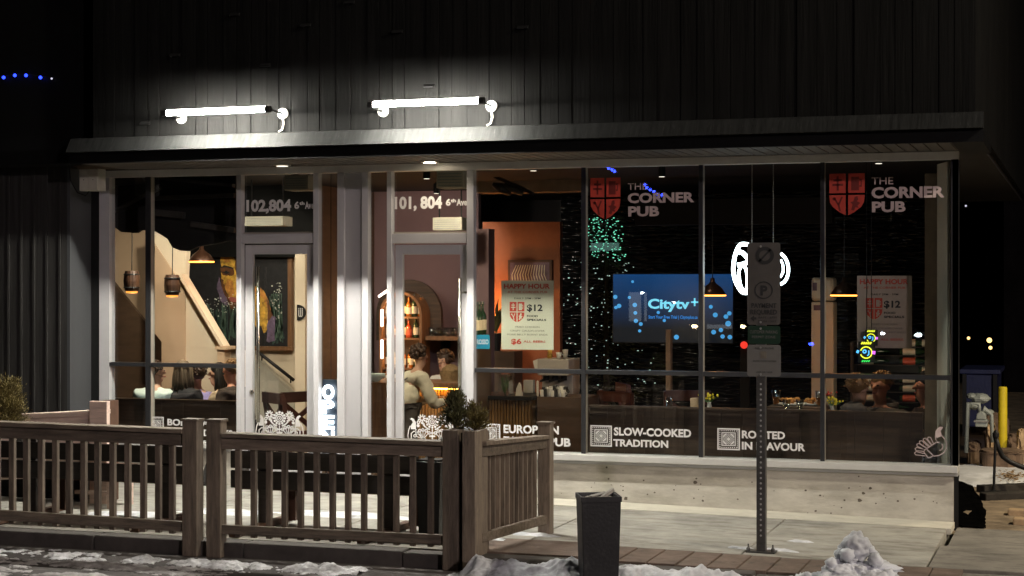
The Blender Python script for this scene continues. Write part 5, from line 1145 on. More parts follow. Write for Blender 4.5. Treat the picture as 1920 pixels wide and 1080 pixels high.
# framed print + uplight
Y = 4.94; a, b = at(952, 545, Y), at(1035, 487, Y); t = thing("framed_print", "dark framed print with pale streaks on the rust coloured wall", "picture", ((a.x + b.x) / 2, Y, a.z)); m_ = MB(); m_.box(a.x, b.x, Y, Y + .04, a.z, b.z); m_.build("frame", "leg_wood", t, bevel=.006); m_ = MB(); m_.box(a.x + .03, b.x - .03, Y - .004, Y - .001, a.z + .03, b.z - .03); o = m_.build("print", "plum_paint", t); f = Flat(993, 515, Y - .0045)
for i in range(13): f.stroke([(962 + i * 5.6, 540), (960 + i * 5.0, 515), (968 + i * 4.4, 497)], 1.4)
f.build("streaks", "pale_paint", o)
p = at(926, 592, 4.75); t = thing("uplight_lamp", "amber uplight behind a dark plant at the foot of the rust coloured wall", "lamp", p); m_ = MB(); m_.lathe(p, [(.03, -.1), (.05, 0), (.045, 0), (.02, -.08)], 14, cap=False); m_.build("lamp_shade", "copper_dark", t); m_ = MB(); m_.ball(p + Vector((0, 0, -.02)), .035, 10, 8); m_.build("bulb", "lamp_orange", t); point("uplight_glow", p + Vector((0, -.02, .08)), 16, (1, .42, .12), .06)
p = at(930, 608, 4.5); t = thing("house_plant", "dark leafy plant in front of the amber uplight", "plant", p); m_ = MB(); rg = random.Random(6)
for i in range(26):
    a_ = rg.uniform(0, 6.28); q = p + Vector((.16 * math.cos(a_), .08 * math.sin(a_), rg.uniform(0, .3))); m_.tube([p + Vector((0, 0, -.1)), p.lerp(q, .5) + Vector((0, 0, .05)), q], [.004, .012, .002], 4)
m_.build("foliage", "cedar_green", t); m_ = MB(); m_.lathe(p, [(.05, -.3), (.07, -.1), (.06, -.1)], 12); m_.build("plant_pot", "bin_black", t); m_ = MB(); m_.box(p.x - .2, p.x + .25, p.y - .1, p.y + .2, FZ, p.z - .301); tag(m_.build("plant_stand", "brown_panel", None), "brown stand under the dark leafy plant", "stand")
# coffee machine and things on the counter
Y = 2.0; a, b = at(1000, 742, Y), at(1066, 674, Y); t = thing("coffee_machine", "pale grey coffee machine with cups on top behind the counter", "coffee machine", ((a.x + b.x) / 2, Y, a.z)); m_ = MB(); m_.box(a.x + .04, b.x, Y, Y + .4, (a.z + b.z) / 2 + .02, b.z); m_.box(a.x + .04, b.x, Y + .15, Y + .4, a.z, (a.z + b.z) / 2 + .018); m_.build("body", "machine_grey", t, bevel=.01)
m_ = MB(); m_.prism([(a.x - .01, Y + .02, b.z - .02), (a.x + .038, Y + .02, b.z), (a.x + .038, Y + .02, b.z - .12), (a.x + .01, Y + .02, b.z - .11)], (0, .3, 0)); m_.build("side_wing", "white_enamel", t); m_ = MB()
for i in range(3): x = a.x + .1 + i * .09; m_.lathe((x, Y + .1, (a.z + b.z) / 2 - .03), [(.03, 0), (.03, .045)], 12); m_.bar((x, Y + .1, (a.z + b.z) / 2 - .02), (x, Y - .08, (a.z + b.z) / 2 - .03), .02, .02)
m_.build("brew_group", "black_metal", t); m_ = MB(); m_.box(a.x, b.x + .02, Y - .05, Y + .42, FZ, a.z - .002); tag(m_.build("back_counter", "brown_panel", None), "dark back counter carrying the coffee machine", "counter")
mz = b.z
for i, (px, m1, lab) in enumerate(((1031, "gold_paint", "small golden figurine on top of the coffee machine"), (1048, "white_enamel", "white cup on top of the coffee machine, left"), (1060, "clear_glass", "tall clear jar on top of the coffee machine"))):
    m_ = MB(); x = PX(px, Y + .15); m_.lathe((x, Y + .15, mz + .001), [(.022, 0), (.028, .03), (.02, .055), (.024, .075), (.012, .09)] if i == 0 else [(.022, 0), (.03, .06 + .03 * (i == 2)), (.026, .06 + .03 * (i == 2)), (.0, .01)], 12); tag(m_.build("figurine" if i == 0 else "cup", m1, None, smooth=True), lab, "figurine" if i == 0 else "cup")
def on_counter(px, Y=1.6): return Vector((PX(px, Y), Y, zt2 + .001))
p = on_counter(947); t = thing("terrarium", "glass terrarium with a green plant on the dark counter", "terrarium", p); m_ = MB(); m_.hexa([p + Vector(v) for v in ((-.06, -.05, 0), (.06, -.05, 0), (.06, .07, 0), (-.06, .07, 0), (-.045, -.04, .2), (.05, -.04, .2), (.05, .06, .2), (-.045, .06, .2))]); m_.build("glass_case", "drink_glass", t); m_ = MB(); rg = random.Random(3)
for i in range(34): a_ = rg.uniform(0, 6.28); q = p + Vector((.042 * math.cos(a_), .03 * math.sin(a_), rg.uniform(.05, .18))); m_.tube([p + Vector((0, 0, .005)), p.lerp(q, .6) + Vector((0, 0, .02)), q], [.003, .009, .002], 4)
m_.build("plant", "plant_green", t)
p = on_counter(972, 1.52); m_ = MB(); m_.prism([(p.x - .03, p.y, p.z), (p.x + .035, p.y, p.z), (p.x + .02, p.y, p.z + .1), (p.x + .005, p.y, p.z + .125), (p.x - .02, p.y, p.z + .07)], (0, .03, 0)); tag(m_.build("napkin_stack", "cloth_white", None), "white folded napkin on the dark counter", "napkin")
p = on_counter(990, 1.9); m_ = MB(); m_.box(p.x - .05, p.x + .05, p.y, p.y + .08, p.z, p.z + .13); tag(m_.build("clear_canister", "clear_glass", None, bevel=.01), "squat clear canister beside the pale candle on the counter", "canister")
p = Vector((PX(1005, 1.6), 1.65, zpx(1040, 746, YC) + .001)); m_ = MB(); m_.lathe(p, [(.012, 0), (.012, .14), (.004, .15)], 10); tag(m_.build("candle", "label_cream", None), "thin pale candle standing left of the stacked cups", "candle")
rg = random.Random(17); kinds = [("white_enamel", "white"), ("black_metal", "black"), ("steel", "steel")]; C0 = None; n = 0
for r_ in range(2):
    for i in range(7):
        m1, nm = kinds[(i + r_) % 3]; p = Vector((PX(1020 + i * 6.6, 1.7), 1.64 + .07 * r_, zpx(1040, 746, YC) + .001)); m_ = MB(); h = rg.uniform(.05, .075) + .035 * r_; m_.lathe(p, [(.018, 0), (.024, h), (.02, h), (.0, .01)], 12, cap=False); m_.tube([p + Vector((.022, 0, h * .8)), p + Vector((.038, 0, h * .5)), p + Vector((.02, 0, h * .25))], .004, 5)
        tag(m_.build("cup", m1, None, smooth=True), "%s cup, %s from the left in the %s row below the coffee machine" % (nm, ordn[i], ("front", "rear")[r_]), "cup", "cups below the coffee machine")
for i, px in enumerate((893, 899, 905)):
    if i == 0: WB = bottle("green_glass", "label_cream", .3, .036); WB["group"] = "dark wine bottles by the door post"; WB.location = (PX(px, 1.2), 1.2, zpx(900, 628, 1.2)); WB["label"] = "dark wine bottle by the right door post, leftmost of three"
    else: dup(WB, (PX(px, 1.2 + .1 * i), 1.2 + .1 * i, zpx(900, 628, 1.2)), "dark wine bottle by the right door post, %s of three" % ("middle", "rightmost")[i - 1])
m_ = MB(); m_.box(PX(889, 1.15), PX(915, 1.5), 1.1, 1.55, zpx(900, 628, 1.2) - .03, zpx(900, 628, 1.2) - .002); m_.box(PX(889, 1.15), PX(889, 1.15) + .03, 1.1, 1.55, FZ, zpx(900, 628, 1.2) - .031); tag(m_.build("bottle_stand", "brown_panel", None), "brown stand carrying three dark wine bottles", "stand")
Y = .06; a, b = at(892, 654, Y), at(918, 628, Y); t = thing("wine_sign", "small blue card reading ROSSO beside the right door", "sign", ((a.x + b.x) / 2, Y, a.z)); m_ = MB(); m_.box(a.x, b.x, Y, Y + .003, a.z, b.z); m_.build("card", "blue_label", t); textpx("ROSSO", 894, 916, 636, 645, Y - .001, "vinyl_white", t, bold=.03)

# ------------------------------------------------------ posters
def poster(lab, q, Y, m_paper, k_ink, k_red):
    a, b = at(q[0], q[3], Y), at(q[1], q[2], Y); t = thing("poster", lab, "poster", ((a.x + b.x) / 2, Y, a.z)); m_ = MB(); m_.box(a.x, b.x, Y, Y + .003, a.z, b.z); m_.build("sheet", m_paper, t)
    X = lambda u: q[0] + (q[1] - q[0]) * u; Z = lambda v: q[2] + (q[3] - q[2]) * v; y = Y - .0008
    def tx(s, u0, u1, v0, v1, m1, bd=.02): textpx(s, X(u0), X(u1), Z(v0), Z(v1), y, m1, t, bold=bd)
    tx("HAPPY HOUR", .05, .93, .045, .115, k_red, .03); tx("AT THE CORNER PUB", .12, .88, .15, .18, k_red, .01); tx("DAILY 2PM - 5PM", .25, .75, .245, .27, k_ink, .01)
    shield(X(.16), Z(.31), X(.44), Z(.61), y, t, k_red, glyph=m_paper, t=.0008)
    tx("$12", .49, .79, .345, .44, k_ink, .03); tx("FOOD", .49, .70, .50, .53, k_ink, .03); tx("SPECIALS", .49, .86, .555, .585, k_ink, .03)
    for s, v, w in (("FRIED CHICKEN", .66, .23), ("CRISPY CAULIFLOWER", .715, .33), ("PORK BELLY BURNT ENDS", .77, .385)): tx(s, .5 - w, .5 + w, v, v + .025, "ink_grey", .005)
    tx("$6", .19, .385, .845, .92, k_red, .03); tx("ALL BEERS", .425, .845, .868, .9, k_red, .01)
poster("cream happy hour poster in the pane right of the right door", (940, 1038, 526, 655), .1, "paper", "ink_black", "ink_red")
poster("dim pinkish happy hour poster in the rightmost pane", (1607, 1710, 517, 652), .6, "paper_shaded", "ink_black", "ink_red")
# ------------------------------------------------------ television
Y = 5.0; a, b = at(1150, 641, Y), at(1374, 514, Y); tv = thing("television", "wall television showing a blue screen with pale dots and white words", "tv", ((a.x + b.x) / 2, Y, a.z)); m_ = MB(); m_.box(a.x - .012, b.x + .012, Y + .002, Y + .06, a.z - .012, b.z + .012); m_.build("bezel", "black_metal", tv)
m = bpy.data.materials.new("tv_picture"); m.use_nodes = True; nt = m.node_tree; n_ = nt.nodes; bs = n_["Principled BSDF"]; tc = n_.new("ShaderNodeTexCoord"); sp = n_.new("ShaderNodeSeparateXYZ"); rp = n_.new("ShaderNodeValToRGB"); nt.links.new(tc.outputs["Generated"], sp.inputs[0]); nt.links.new(sp.outputs[2], rp.inputs[0])
rp.color_ramp.elements[0].color = (.008, .01, .013, 1); rp.color_ramp.elements[0].position = .2; rp.color_ramp.elements[1].color = (.003, .05, .17, 1); rp.color_ramp.elements[1].position = 1; nt.links.new(rp.outputs[0], bs.inputs["Emission Color"]); bs.inputs["Emission Strength"].default_value = 1.0; bs.inputs["Base Color"].default_value = (.01, .01, .012, 1); bs.inputs["Roughness"].default_value = .25; M["tv_picture"] = m
m_ = MB(); m_.box(a.x, b.x, Y - .004, Y + .001, a.z, b.z); scr = m_.build("screen", "tv_picture", tv); f = Flat(1260, 578, Y - .0045); rg = random.Random(21)
for x, y, r in ((1156, 557, 4), (1163, 574, 4.2), (1157, 577, 3.2), (1192, 572, 4.2), (1193, 587, 3.5), (1194, 602, 4), (1203, 608, 3.6), (1201, 621, 3), (1188, 528, 2.6), (1235, 586, 3), (1268, 632, 4.6), (1246, 601, 3), (1330, 575, 3.6), (1338, 590, 4.5), (1357, 593, 4.2), (1335, 622, 4.4), (1348, 618, 4), (1351, 630, 4), (1363, 587, 4), (1361, 606, 5.2), (1364, 631, 4.2), (1182, 558, 3)): f.disc(x, y, r, 12)
f.build("picture_dots", "tv_dot", scr); textpx("Citytv", 1215, 1293, 560, 578, Y - .006, "tv_text", scr, bold=.035); f = Flat(1303, 566, Y - .006); f.rect(1296, 565, 1309, 568); f.rect(1301, 559, 1304, 574); f.build("lettering", "tv_text", scr); textpx("Start Your Free Trial | Citytvplus.ca", 1216, 1308, 591, 597, Y - .006, "tv_sub", scr, bold=.02)
point("tv_glow", (a.x + .6, Y - .3, b.z - .2), 1.2, (.2, .5, 1), .3)
# ------------------------------------------------------ neon signs
Y = .32; c = at(1427, 502, Y); ns = thing("neon_sign", "round white neon sign hanging on two chains behind the parking sign", "neon sign", c); Q2 = lambda pts: [at(x, y, Y) for x, y in pts]
m_ = MB(); w = .0165
m_.tube(smooth_path(Q2([(1405, 459), (1390, 458), (1382, 468), (1377, 485), (1375, 505), (1378, 524), (1385, 539), (1393, 548), (1402, 549)])), w, 8); m_.tube(smooth_path(Q2([(1384, 472), (1392, 474), (1400, 482), (1403, 490), (1394, 495), (1383, 497)])), w * 1.1, 8)
m_.tube(smooth_path(Q2([(1385, 510), (1387, 528), (1392, 542), (1400, 542), (1401, 520), (1398, 503), (1390, 499), (1385, 510)])), w * .72, 8); 
m_.tube(smooth_path(Q2([(1464, 475), (1473, 485), (1478, 500), (1477, 516), (1471, 528), (1463, 533)])), w * .75, 8); m_.tube(smooth_path(Q2([(1464, 487), (1468, 498), (1468, 510), (1463, 520)])), w * .55, 8); m_.build("neon_tube", "neon_white", ns, smooth=True)
m_ = MB()
for q in ((1410, 455), (1450, 455)):
    for i in range(46): 
        z0 = at(q[0], q[1] - i * 3.3, Y); m_.lathe(z0, [(.004, -.004), (.0055, 0), (.004, .004)], 6)
    m_.tube([at(*q, Y), (at(*q, Y).x, Y, 2.9)], .0022, 5)
m_.build("chain", "steel", ns); m_ = MB(); k = mpp(1427, Y)
m_.bar(at(1378, 456, Y + .025), at(1476, 456, Y + .025), .012, .012); m_.build("backing_frame", "black_metal", ns)
m_ = MB()
for q in ((1422, 517), (1445, 517)): m_.ball(at(*q, Y), .008, 8, 6)
m_.build("indicator", "lamp_orange", ns)
point("neon_glow", c + Vector((-.2, .04, 0)), 1.6, (.7, .92, 1), .1); point("neon_glow", c + Vector((.2, .04, 0)), .9, (.7, .92, 1), .1)
Y = .065; a, b = at(603, 852, Y), at(632, 712, Y); op = thing("open_sign", "tall lit OPEN sign with white letters in the narrow sidelight between the doors", "open sign", ((a.x + b.x) / 2, Y, a.z)); m_ = MB(); m_.box(a.x, b.x, Y + .02, Y + .03, a.z, b.z); m_.build("panel", "open_panel", op)
for ch_, y0, y1 in (("O", 721, 747), ("P", 750, 774), ("E", 778, 803), ("N", 807, 831)): textpx(ch_, 605, 628, y0, y1, Y, "open_white", op, bold=.05, t=.012)
m_ = MB(); x = (a.x + b.x) / 2; m_.tube([(x, Y + .035, b.z), (x, Y + .035, 2.9)], .003, 5); m_.build("cord", "black_metal", op); point("open_glow", (x, Y - .015, (a.z + b.z) / 2 + .1), .12, (.8, .9, 1), .01)
def beer_neon(c, s):
    t = thing("beer_neon", "", "neon sign", c, "small coloured neon signs"); k = mpp(1628, 2.0) * s; V = lambda x, z: Vector((c.x + x * k, c.y, c.z + z * k))
    m_ = MB(); m_.tube([V(11 * math.cos(R(q)), 11 * math.sin(R(q))) for q in range(-160, 161, 20)], .006 * s, 6); m_.build("neon_tube", "neon_yellow", t)
    m_ = MB()
    for x in (-9, -5, -1, 3, 7): m_.bar(V(x, 16), V(x + 2.6, 20), .014 * s, .012 * s)
    m_.build("neon_lettering", "neon_yellow", t); m_ = MB(); m_.tube([V(-17, -1), V(-15, 4)], .012 * s, 6); m_.tube([V(-3 + 3 * math.cos(R(q)), 2 + 3 * math.sin(R(q))) for q in range(0, 361, 40)], .006 * s, 6); m_.tube([V(2, -6), V(5, -4), V(5, 4)], .006 * s, 6); m_.build("neon_tube", "neon_blue", t)
    m_ = MB(); m_.tube([V(14, -3), V(15, 3)], .016 * s, 6); m_.build("neon_tube", "neon_purple", t); m_ = MB()
    for x in (-8, -4, 0, 4): m_.bar(V(x, -18), V(x + 2.6, -15), .014 * s, .01 * s)
    m_.build("neon_lettering", "neon_green", t); m_ = MB(); m_.box(c.x - 16 * k, c.x + 16 * k, c.y + .03, c.y + .04, c.z - 20 * k, c.z + 21 * k); m_.build("backing", "pvc_black", t); m_ = MB(); m_.tube([V(0, 21) + Vector((0, .035, 0)), Vector((c.x, c.y + .035, 2.9))], .003, 5); m_.build("cord", "black_metal", t); return t
b1 = beer_neon(at(1624, 661, .42), .88); b1["label"] = "small round neon sign in yellow, blue, purple and green, the lower larger one"
b2 = beer_neon(at(1633, 634, .5), .66); b2["label"] = "smaller copy of the coloured neon sign, added for its ghost reflection"  # second sign added as the pane's ghost image of the larger one
# red lamp in the dark room
p = at(1395, 647, 4.6); t = thing("red_lamp", "small red light beside the parking sign in the dark room", "light", p); m_ = MB(); m_.ball(p, .04, 12, 8); m_.build("lens", "exit_red", t); m_ = MB(); m_.box(p.x - .05, p.x + .05, p.y + .045, p.y + .1, FZ, p.z + .05); m_.build("stand", "black_metal", t)
# lit tree added indoors in place of a reflection in the panes
c = at(1137, 700, 6.6); zt_ = at(1137, 402, 6.6).z; lt = thing("reflection_tree", "dark tree with green and white lights, added indoors for a reflected one", "tree", (c.x, 6.6, FZ)); k = mpp(1137, 6.6); m_ = MB(); rg = random.Random(31)
def tree_r(z): u = (zt_ - z) / (zt_ - FZ); return (30 + 56 * u) * k
for i in range(2600):
    z = FZ + .3 + (zt_ - FZ - .3) * rg.random(); r = tree_r(z) * math.sqrt(rg.random()) * .95; a_ = rg.uniform(0, 6.28); p = Vector((c.x + r * math.cos(a_), 6.6 + r * math.sin(a_), z)); d = Vector((math.cos(a_), math.sin(a_), -.2)) * rg.uniform(.05, .1); s = Vector((-math.sin(a_), math.cos(a_), rg.uniform(-.6, .6))) * .012; m_.poly([p - s, p + d, p + s])
m_.build("crown", "cedar_green", lt); m_ = MB(); m_.lathe((c.x, 6.6, FZ), [(.06, 0), (.04, .8), (.01, zt_ - FZ)], 8); m_.build("trunk", "bark", lt)
for m1, n_, fn in (("tree_green", 150, lambda: rg.uniform(.8, .985)), ("tree_white", 170, lambda: rg.uniform(.25, .8))):
    m_ = MB()
    for i in range(n_):
        z = FZ + (zt_ - FZ) * fn(); r = tree_r(z) * (rg.uniform(.5, 1.06) if n_ == 150 else rg.uniform(.5, 1.7)); a_ = rg.uniform(-3.0, .1); e = rg.uniform(.003, .0085); m_.ball((c.x + r * math.cos(a_), 6.6 + r * math.sin(a_), z), (e * rg.uniform(1, 2), e, e), 6, 4)
    m_.build("string_lights", m1, lt)["kind"] = "stuff"
# white upright unit
Y = 3.2; a, b, m0 = at(1521, 700, Y), at(1563, 520, Y), zpx(1540, 566, Y); t = thing("water_cooler", "white upright unit in two rounded sections between the two rightmost panes", "cooler", ((a.x + b.x) / 2, Y, FZ)); m_ = MB(); m_.box(a.x, b.x, Y, Y + .25, m0 + .008, b.z); m_.build("top_section", "white_enamel", t, bevel=.03); m_ = MB(); m_.box(a.x, b.x, Y, Y + .25, FZ, m0); m_.build("body", "white_enamel", t, bevel=.012); f = Flat(1535, 545, Y - .001); f.rect(1524, 530, 1532, 545); f.rect(1526, 572, 1538, 582); f.build("display", "plum_paint", t)
point("cooler_front_light", (a.x + .1, Y - .9, b.z + .2), .9, (1, .9, .7), .1)  # bare point light in front of the white unit
# wine rack
Y = 3.3; wr = thing("wine_rack", "dark rack of lying wine bottles behind the guests on the right", "wine rack", (PX(1680, Y), Y, FZ)); x0, x1 = PX(1600, Y), PX(1745, Y)
rows = [648, 664, 682, 699, 717, 733, 752, 769]; m_ = MB()
for y in rows: m_.box(x0, x1, Y + .02, Y + .3, zpx(1690, y + 4, Y), zpx(1690, y + 2.6, Y))
m_.build("shelf_board", "bench_wood", wr); m_ = MB()
for x in (x0 - .03, x1): m_.box(x, x + .03, Y, Y + .31, FZ, zpx(1690, 642, Y))
m_.build("side_panel", "bench_wood", wr); m_ = MB(); m_.box(x0, x1, Y + .305, Y + .325, FZ, zpx(1690, 642, Y)); m_.build("back_panel", "pvc_black", wr)
def lying(m1):
    t = thing("wine_bottle", "", "bottle", (0, 0, 0), "wine bottles in the rack"); r = .036; m_ = MB(); m_.lathe((0, 0, 0), [(r, 0), (r, .19), (r * .4, .24), (r * .36, .3)], 14, (1, 0, 0)); m_.build("glass_body", "green_glass", t, smooth=True); m_ = MB(); m_.lathe((0, 0, 0), [(r + .001, .03), (r + .001, .15)], 14, (1, 0, 0), cap=False); m_.build("label", m1, t); return t
LW = {"white": lying("label_cream"), "orange": lying("label_red")}; seen = set()
for i, y in enumerate(rows):
    for j, px in enumerate((1608, 1645, 1686, 1722)):
        if (i, j) in ((0, 1), (1, 1), (1, 3), (2, 1), (2, 3), (3, 0), (3, 1), (3, 2), (4, 1), (4, 3), (5, 1), (6, 1), (6, 3), (7, 0), (7, 2)): continue
        col = "orange" if i in (2, 6) and j == 2 else "white"; p = Vector((PX(px, Y), Y + .07, zpx(1690, y + 2.6, Y) + .038)); lab = "lying wine bottle with %s label, %s in row %s of the wine rack" % (col, ordn[j], ["one", "two", "three", "four", "five", "six", "seven", "eight"][i])
        if col not in seen: LW[col].location = p; LW[col]["label"] = lab; seen.add(col)
        else: dup(LW[col], p, lab)
point("rack_fill", (PX(1690, 2.8), 2.75, zpx(1690, 690, 2.8)), 2.6, (1, .8, .55), .1)  # bare light added to bring out the labels, without a lamp
# small things on the right window ledge and table
zl = zpx(1300, 765, .45) + .001
m_ = MB(); x = PX(1302, .45); m_.box(x - .03, x + .03, .42, .48, zl - .01, zl + .085); tag(m_.build("wood_block", "stone_tan", None, bevel=.004), "small pinkish wooden box on the ledge left of the middle mullion", "box")
def bouquet(px, Y, z, col, lab, s=1.0):
    p = Vector((PX(px, Y), Y, z)); t = thing("flower_vase", lab, "vase", p, "flower vases on the window ledge"); m_ = MB(); m_.lathe(p, [(.02 * s, 0), (.028 * s, .03 * s), (.018 * s, .07 * s), (.024 * s, .08 * s)], 12); m_.build("vase", "clear_glass", t, smooth=True); m_ = MB(); rg = random.Random(px); st_ = MB()
    for i in range(16): q = p + Vector((rg.gauss(0, .04), rg.gauss(0, .03), rg.uniform(.1, .17))) * s; m_.ball(q, rg.uniform(.009, .016) * s, 7, 5, .5, 6); st_.tube([p + Vector((0, 0, .06 * s)), q], .002, 4)
    m_.build("blossoms", col, t); st_.build("stems", "plant_green", t)
bouquet(1330, .44, zl - .01, "yellow_paint", "little vase of yellow flowers on the ledge right of the middle mullion", .8); bouquet(1560, .6, zl - .03, "yellow_paint", "little vase of yellow flowers at the right end of the ledge", .8)
bouquet(1556, .9, zl + .0, "vinyl_red", "little vase of red flowers behind the yellow ones at the right", .8)
for px, Y, lab in ((1255, .44, "upturned clear glass left of the wooden box on the ledge"), (1475, .46, "clear glass on the ledge right of the parking sign post"), (1500, .5, "clear glass on the ledge further right of the parking sign post")):
    o = T0.copy(); COL.objects.link(o); o.location = (PX(px, Y), Y, zl - .012); o["label"] = lab; o["group"] = "glasses on the window ledge"

# plates and beers on the right window table
def plate(px, Y, lab):
    p = Vector((PX(px, Y), Y, zl + .02)); t = thing("food_plate", lab, "plate", p, "plates of food at the right window"); m_ = MB(); m_.lathe(p, [(.05, 0), (.11, .015), (.105, .018), (.04, .006)], 20); m_.build("plate", "white_enamel", t, smooth=True); m_ = MB(); rg = random.Random(px)
    for i in range(14): m_.ball(p + Vector((rg.gauss(0, .035), rg.gauss(0, .03), .025 + rg.uniform(0, .03))), (rg.uniform(.014, .03), .02, .014), 8, 6, .5, 5)
    m_.build("food", "orange_paint", t); return t
plate(1480, .75, "plate of golden fried food right of the parking sign post"); plate(1522, .8, "plate of golden fried food left of the second mullion from the right")
m_ = MB(); m_.box(PX(1440, .6), PX(1545, .6), .55, 1.1, zl - .02, zl + .018); m_.box(PX(1490, .8) - .03, PX(1490, .8) + .03, .8, .86, FZ, zl - .021); tag(m_.build("side_table", "dark_wood", None), "dark side table carrying two plates of food", "table")
for px, lab in ((1455, "half full beer glass beside the parking sign post"), (1537, "half full beer glass beside the second mullion from the right")):
    p = Vector((PX(px, .7), .7, zl + .019)); t = thing("beer_glass", lab, "glass", p, "beer glasses at the right window"); m_ = MB(); m_.lathe(p, [(.026, 0), (.036, .13), (.034, .13), (.024, .008)], 14, cap=False); m_.build("glass_body", "drink_glass", t, smooth=True); m_ = MB(); m_.lathe(p, [(.023, .009), (.029, .075)], 14); m_.build("beer", "amber_glass", t)
# lights across the street, seen only as mirror images in the panes
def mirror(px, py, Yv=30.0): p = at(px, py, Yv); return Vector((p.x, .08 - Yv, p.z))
m_ = MB(); m_.box(-40, 12, -36, -33, -1, 12); tag(m_.build("opposite_building", "night_building", None), "dark building across the street, seen only in the window reflections", "building")
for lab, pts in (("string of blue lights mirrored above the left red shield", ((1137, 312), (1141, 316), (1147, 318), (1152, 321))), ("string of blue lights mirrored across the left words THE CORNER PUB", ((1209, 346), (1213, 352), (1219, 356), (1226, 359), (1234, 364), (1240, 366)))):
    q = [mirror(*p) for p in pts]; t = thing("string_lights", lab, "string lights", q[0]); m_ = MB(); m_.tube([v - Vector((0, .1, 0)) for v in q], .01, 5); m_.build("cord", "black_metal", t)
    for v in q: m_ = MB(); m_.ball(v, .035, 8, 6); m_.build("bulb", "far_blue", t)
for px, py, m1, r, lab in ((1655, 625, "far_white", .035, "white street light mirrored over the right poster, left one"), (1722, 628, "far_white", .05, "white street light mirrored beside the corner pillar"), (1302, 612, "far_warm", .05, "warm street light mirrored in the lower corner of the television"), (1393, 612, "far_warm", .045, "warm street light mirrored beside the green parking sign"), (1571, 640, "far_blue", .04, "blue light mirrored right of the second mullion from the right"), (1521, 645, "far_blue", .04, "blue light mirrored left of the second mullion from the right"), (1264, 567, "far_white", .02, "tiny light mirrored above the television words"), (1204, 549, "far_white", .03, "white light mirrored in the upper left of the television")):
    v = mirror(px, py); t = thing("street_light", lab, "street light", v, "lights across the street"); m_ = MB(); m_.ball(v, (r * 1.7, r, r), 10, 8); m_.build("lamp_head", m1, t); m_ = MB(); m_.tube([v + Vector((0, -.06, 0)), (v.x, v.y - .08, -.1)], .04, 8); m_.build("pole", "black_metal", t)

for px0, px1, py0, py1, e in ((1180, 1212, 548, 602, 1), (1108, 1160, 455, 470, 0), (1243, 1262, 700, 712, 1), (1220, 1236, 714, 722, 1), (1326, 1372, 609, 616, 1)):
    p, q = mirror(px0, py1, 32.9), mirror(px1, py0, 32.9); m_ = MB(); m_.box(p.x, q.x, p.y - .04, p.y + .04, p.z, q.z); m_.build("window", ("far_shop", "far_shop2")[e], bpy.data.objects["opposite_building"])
c = MB(); c.box(PX(1248, 3.9), PX(1257, 3.9), 3.9, 4.0, FZ, zpx(1250, 618, 3.9)); tag(c.build("thin_post", "beam_tan", None, bevel=.004), "thin beige post standing below the television words", "post")
for i, (px, Y, rz) in enumerate(((1190, 2.2, 150), (1282, 2.6, 200), (1215, 3.4, 120))): dup(ch, (PX(px, Y), Y, FZ), "dark crossed back chair in the dim room, %s" % ("nearest of three", "rightmost of three", "farthest of three")[i], R(rz), "chairs in the dim room")

# ================================================================= people
def skinned(name, nodes, edges, m1, parent, sub=2, root=0):
    me = bpy.data.meshes.new(name); keys = list(nodes); me.from_pydata([nodes[k][0] for k in keys], [(keys.index(a), keys.index(b)) for a, b in edges], [])
    me.materials.append(M[m1]); o = bpy.data.objects.new(name, me); COL.objects.link(o); o.parent = parent
    md = o.modifiers.new("skin", 'SKIN'); md.use_smooth_shade = True
    for i, k in enumerate(keys): r = nodes[k][1]; me.skin_vertices[0].data[i].radius = r if isinstance(r, tuple) else (r, r); me.skin_vertices[0].data[i].use_root = (i == root)
    s = o.modifiers.new("sub", 'SUBSURF'); s.levels = sub; s.render_levels = sub
    if name in ("shirt", "trousers"):
        tx = bpy.data.textures.get("folds") or bpy.data.textures.new("folds", 'CLOUDS'); tx.noise_scale = .075; tx.noise_depth = 3
        dm = o.modifiers.new("folds", 'DISPLACE'); dm.texture = tx; dm.strength = .045; dm.mid_level = .38; dm.texture_coords = 'LOCAL'; s.levels = s.render_levels = 3
    return o
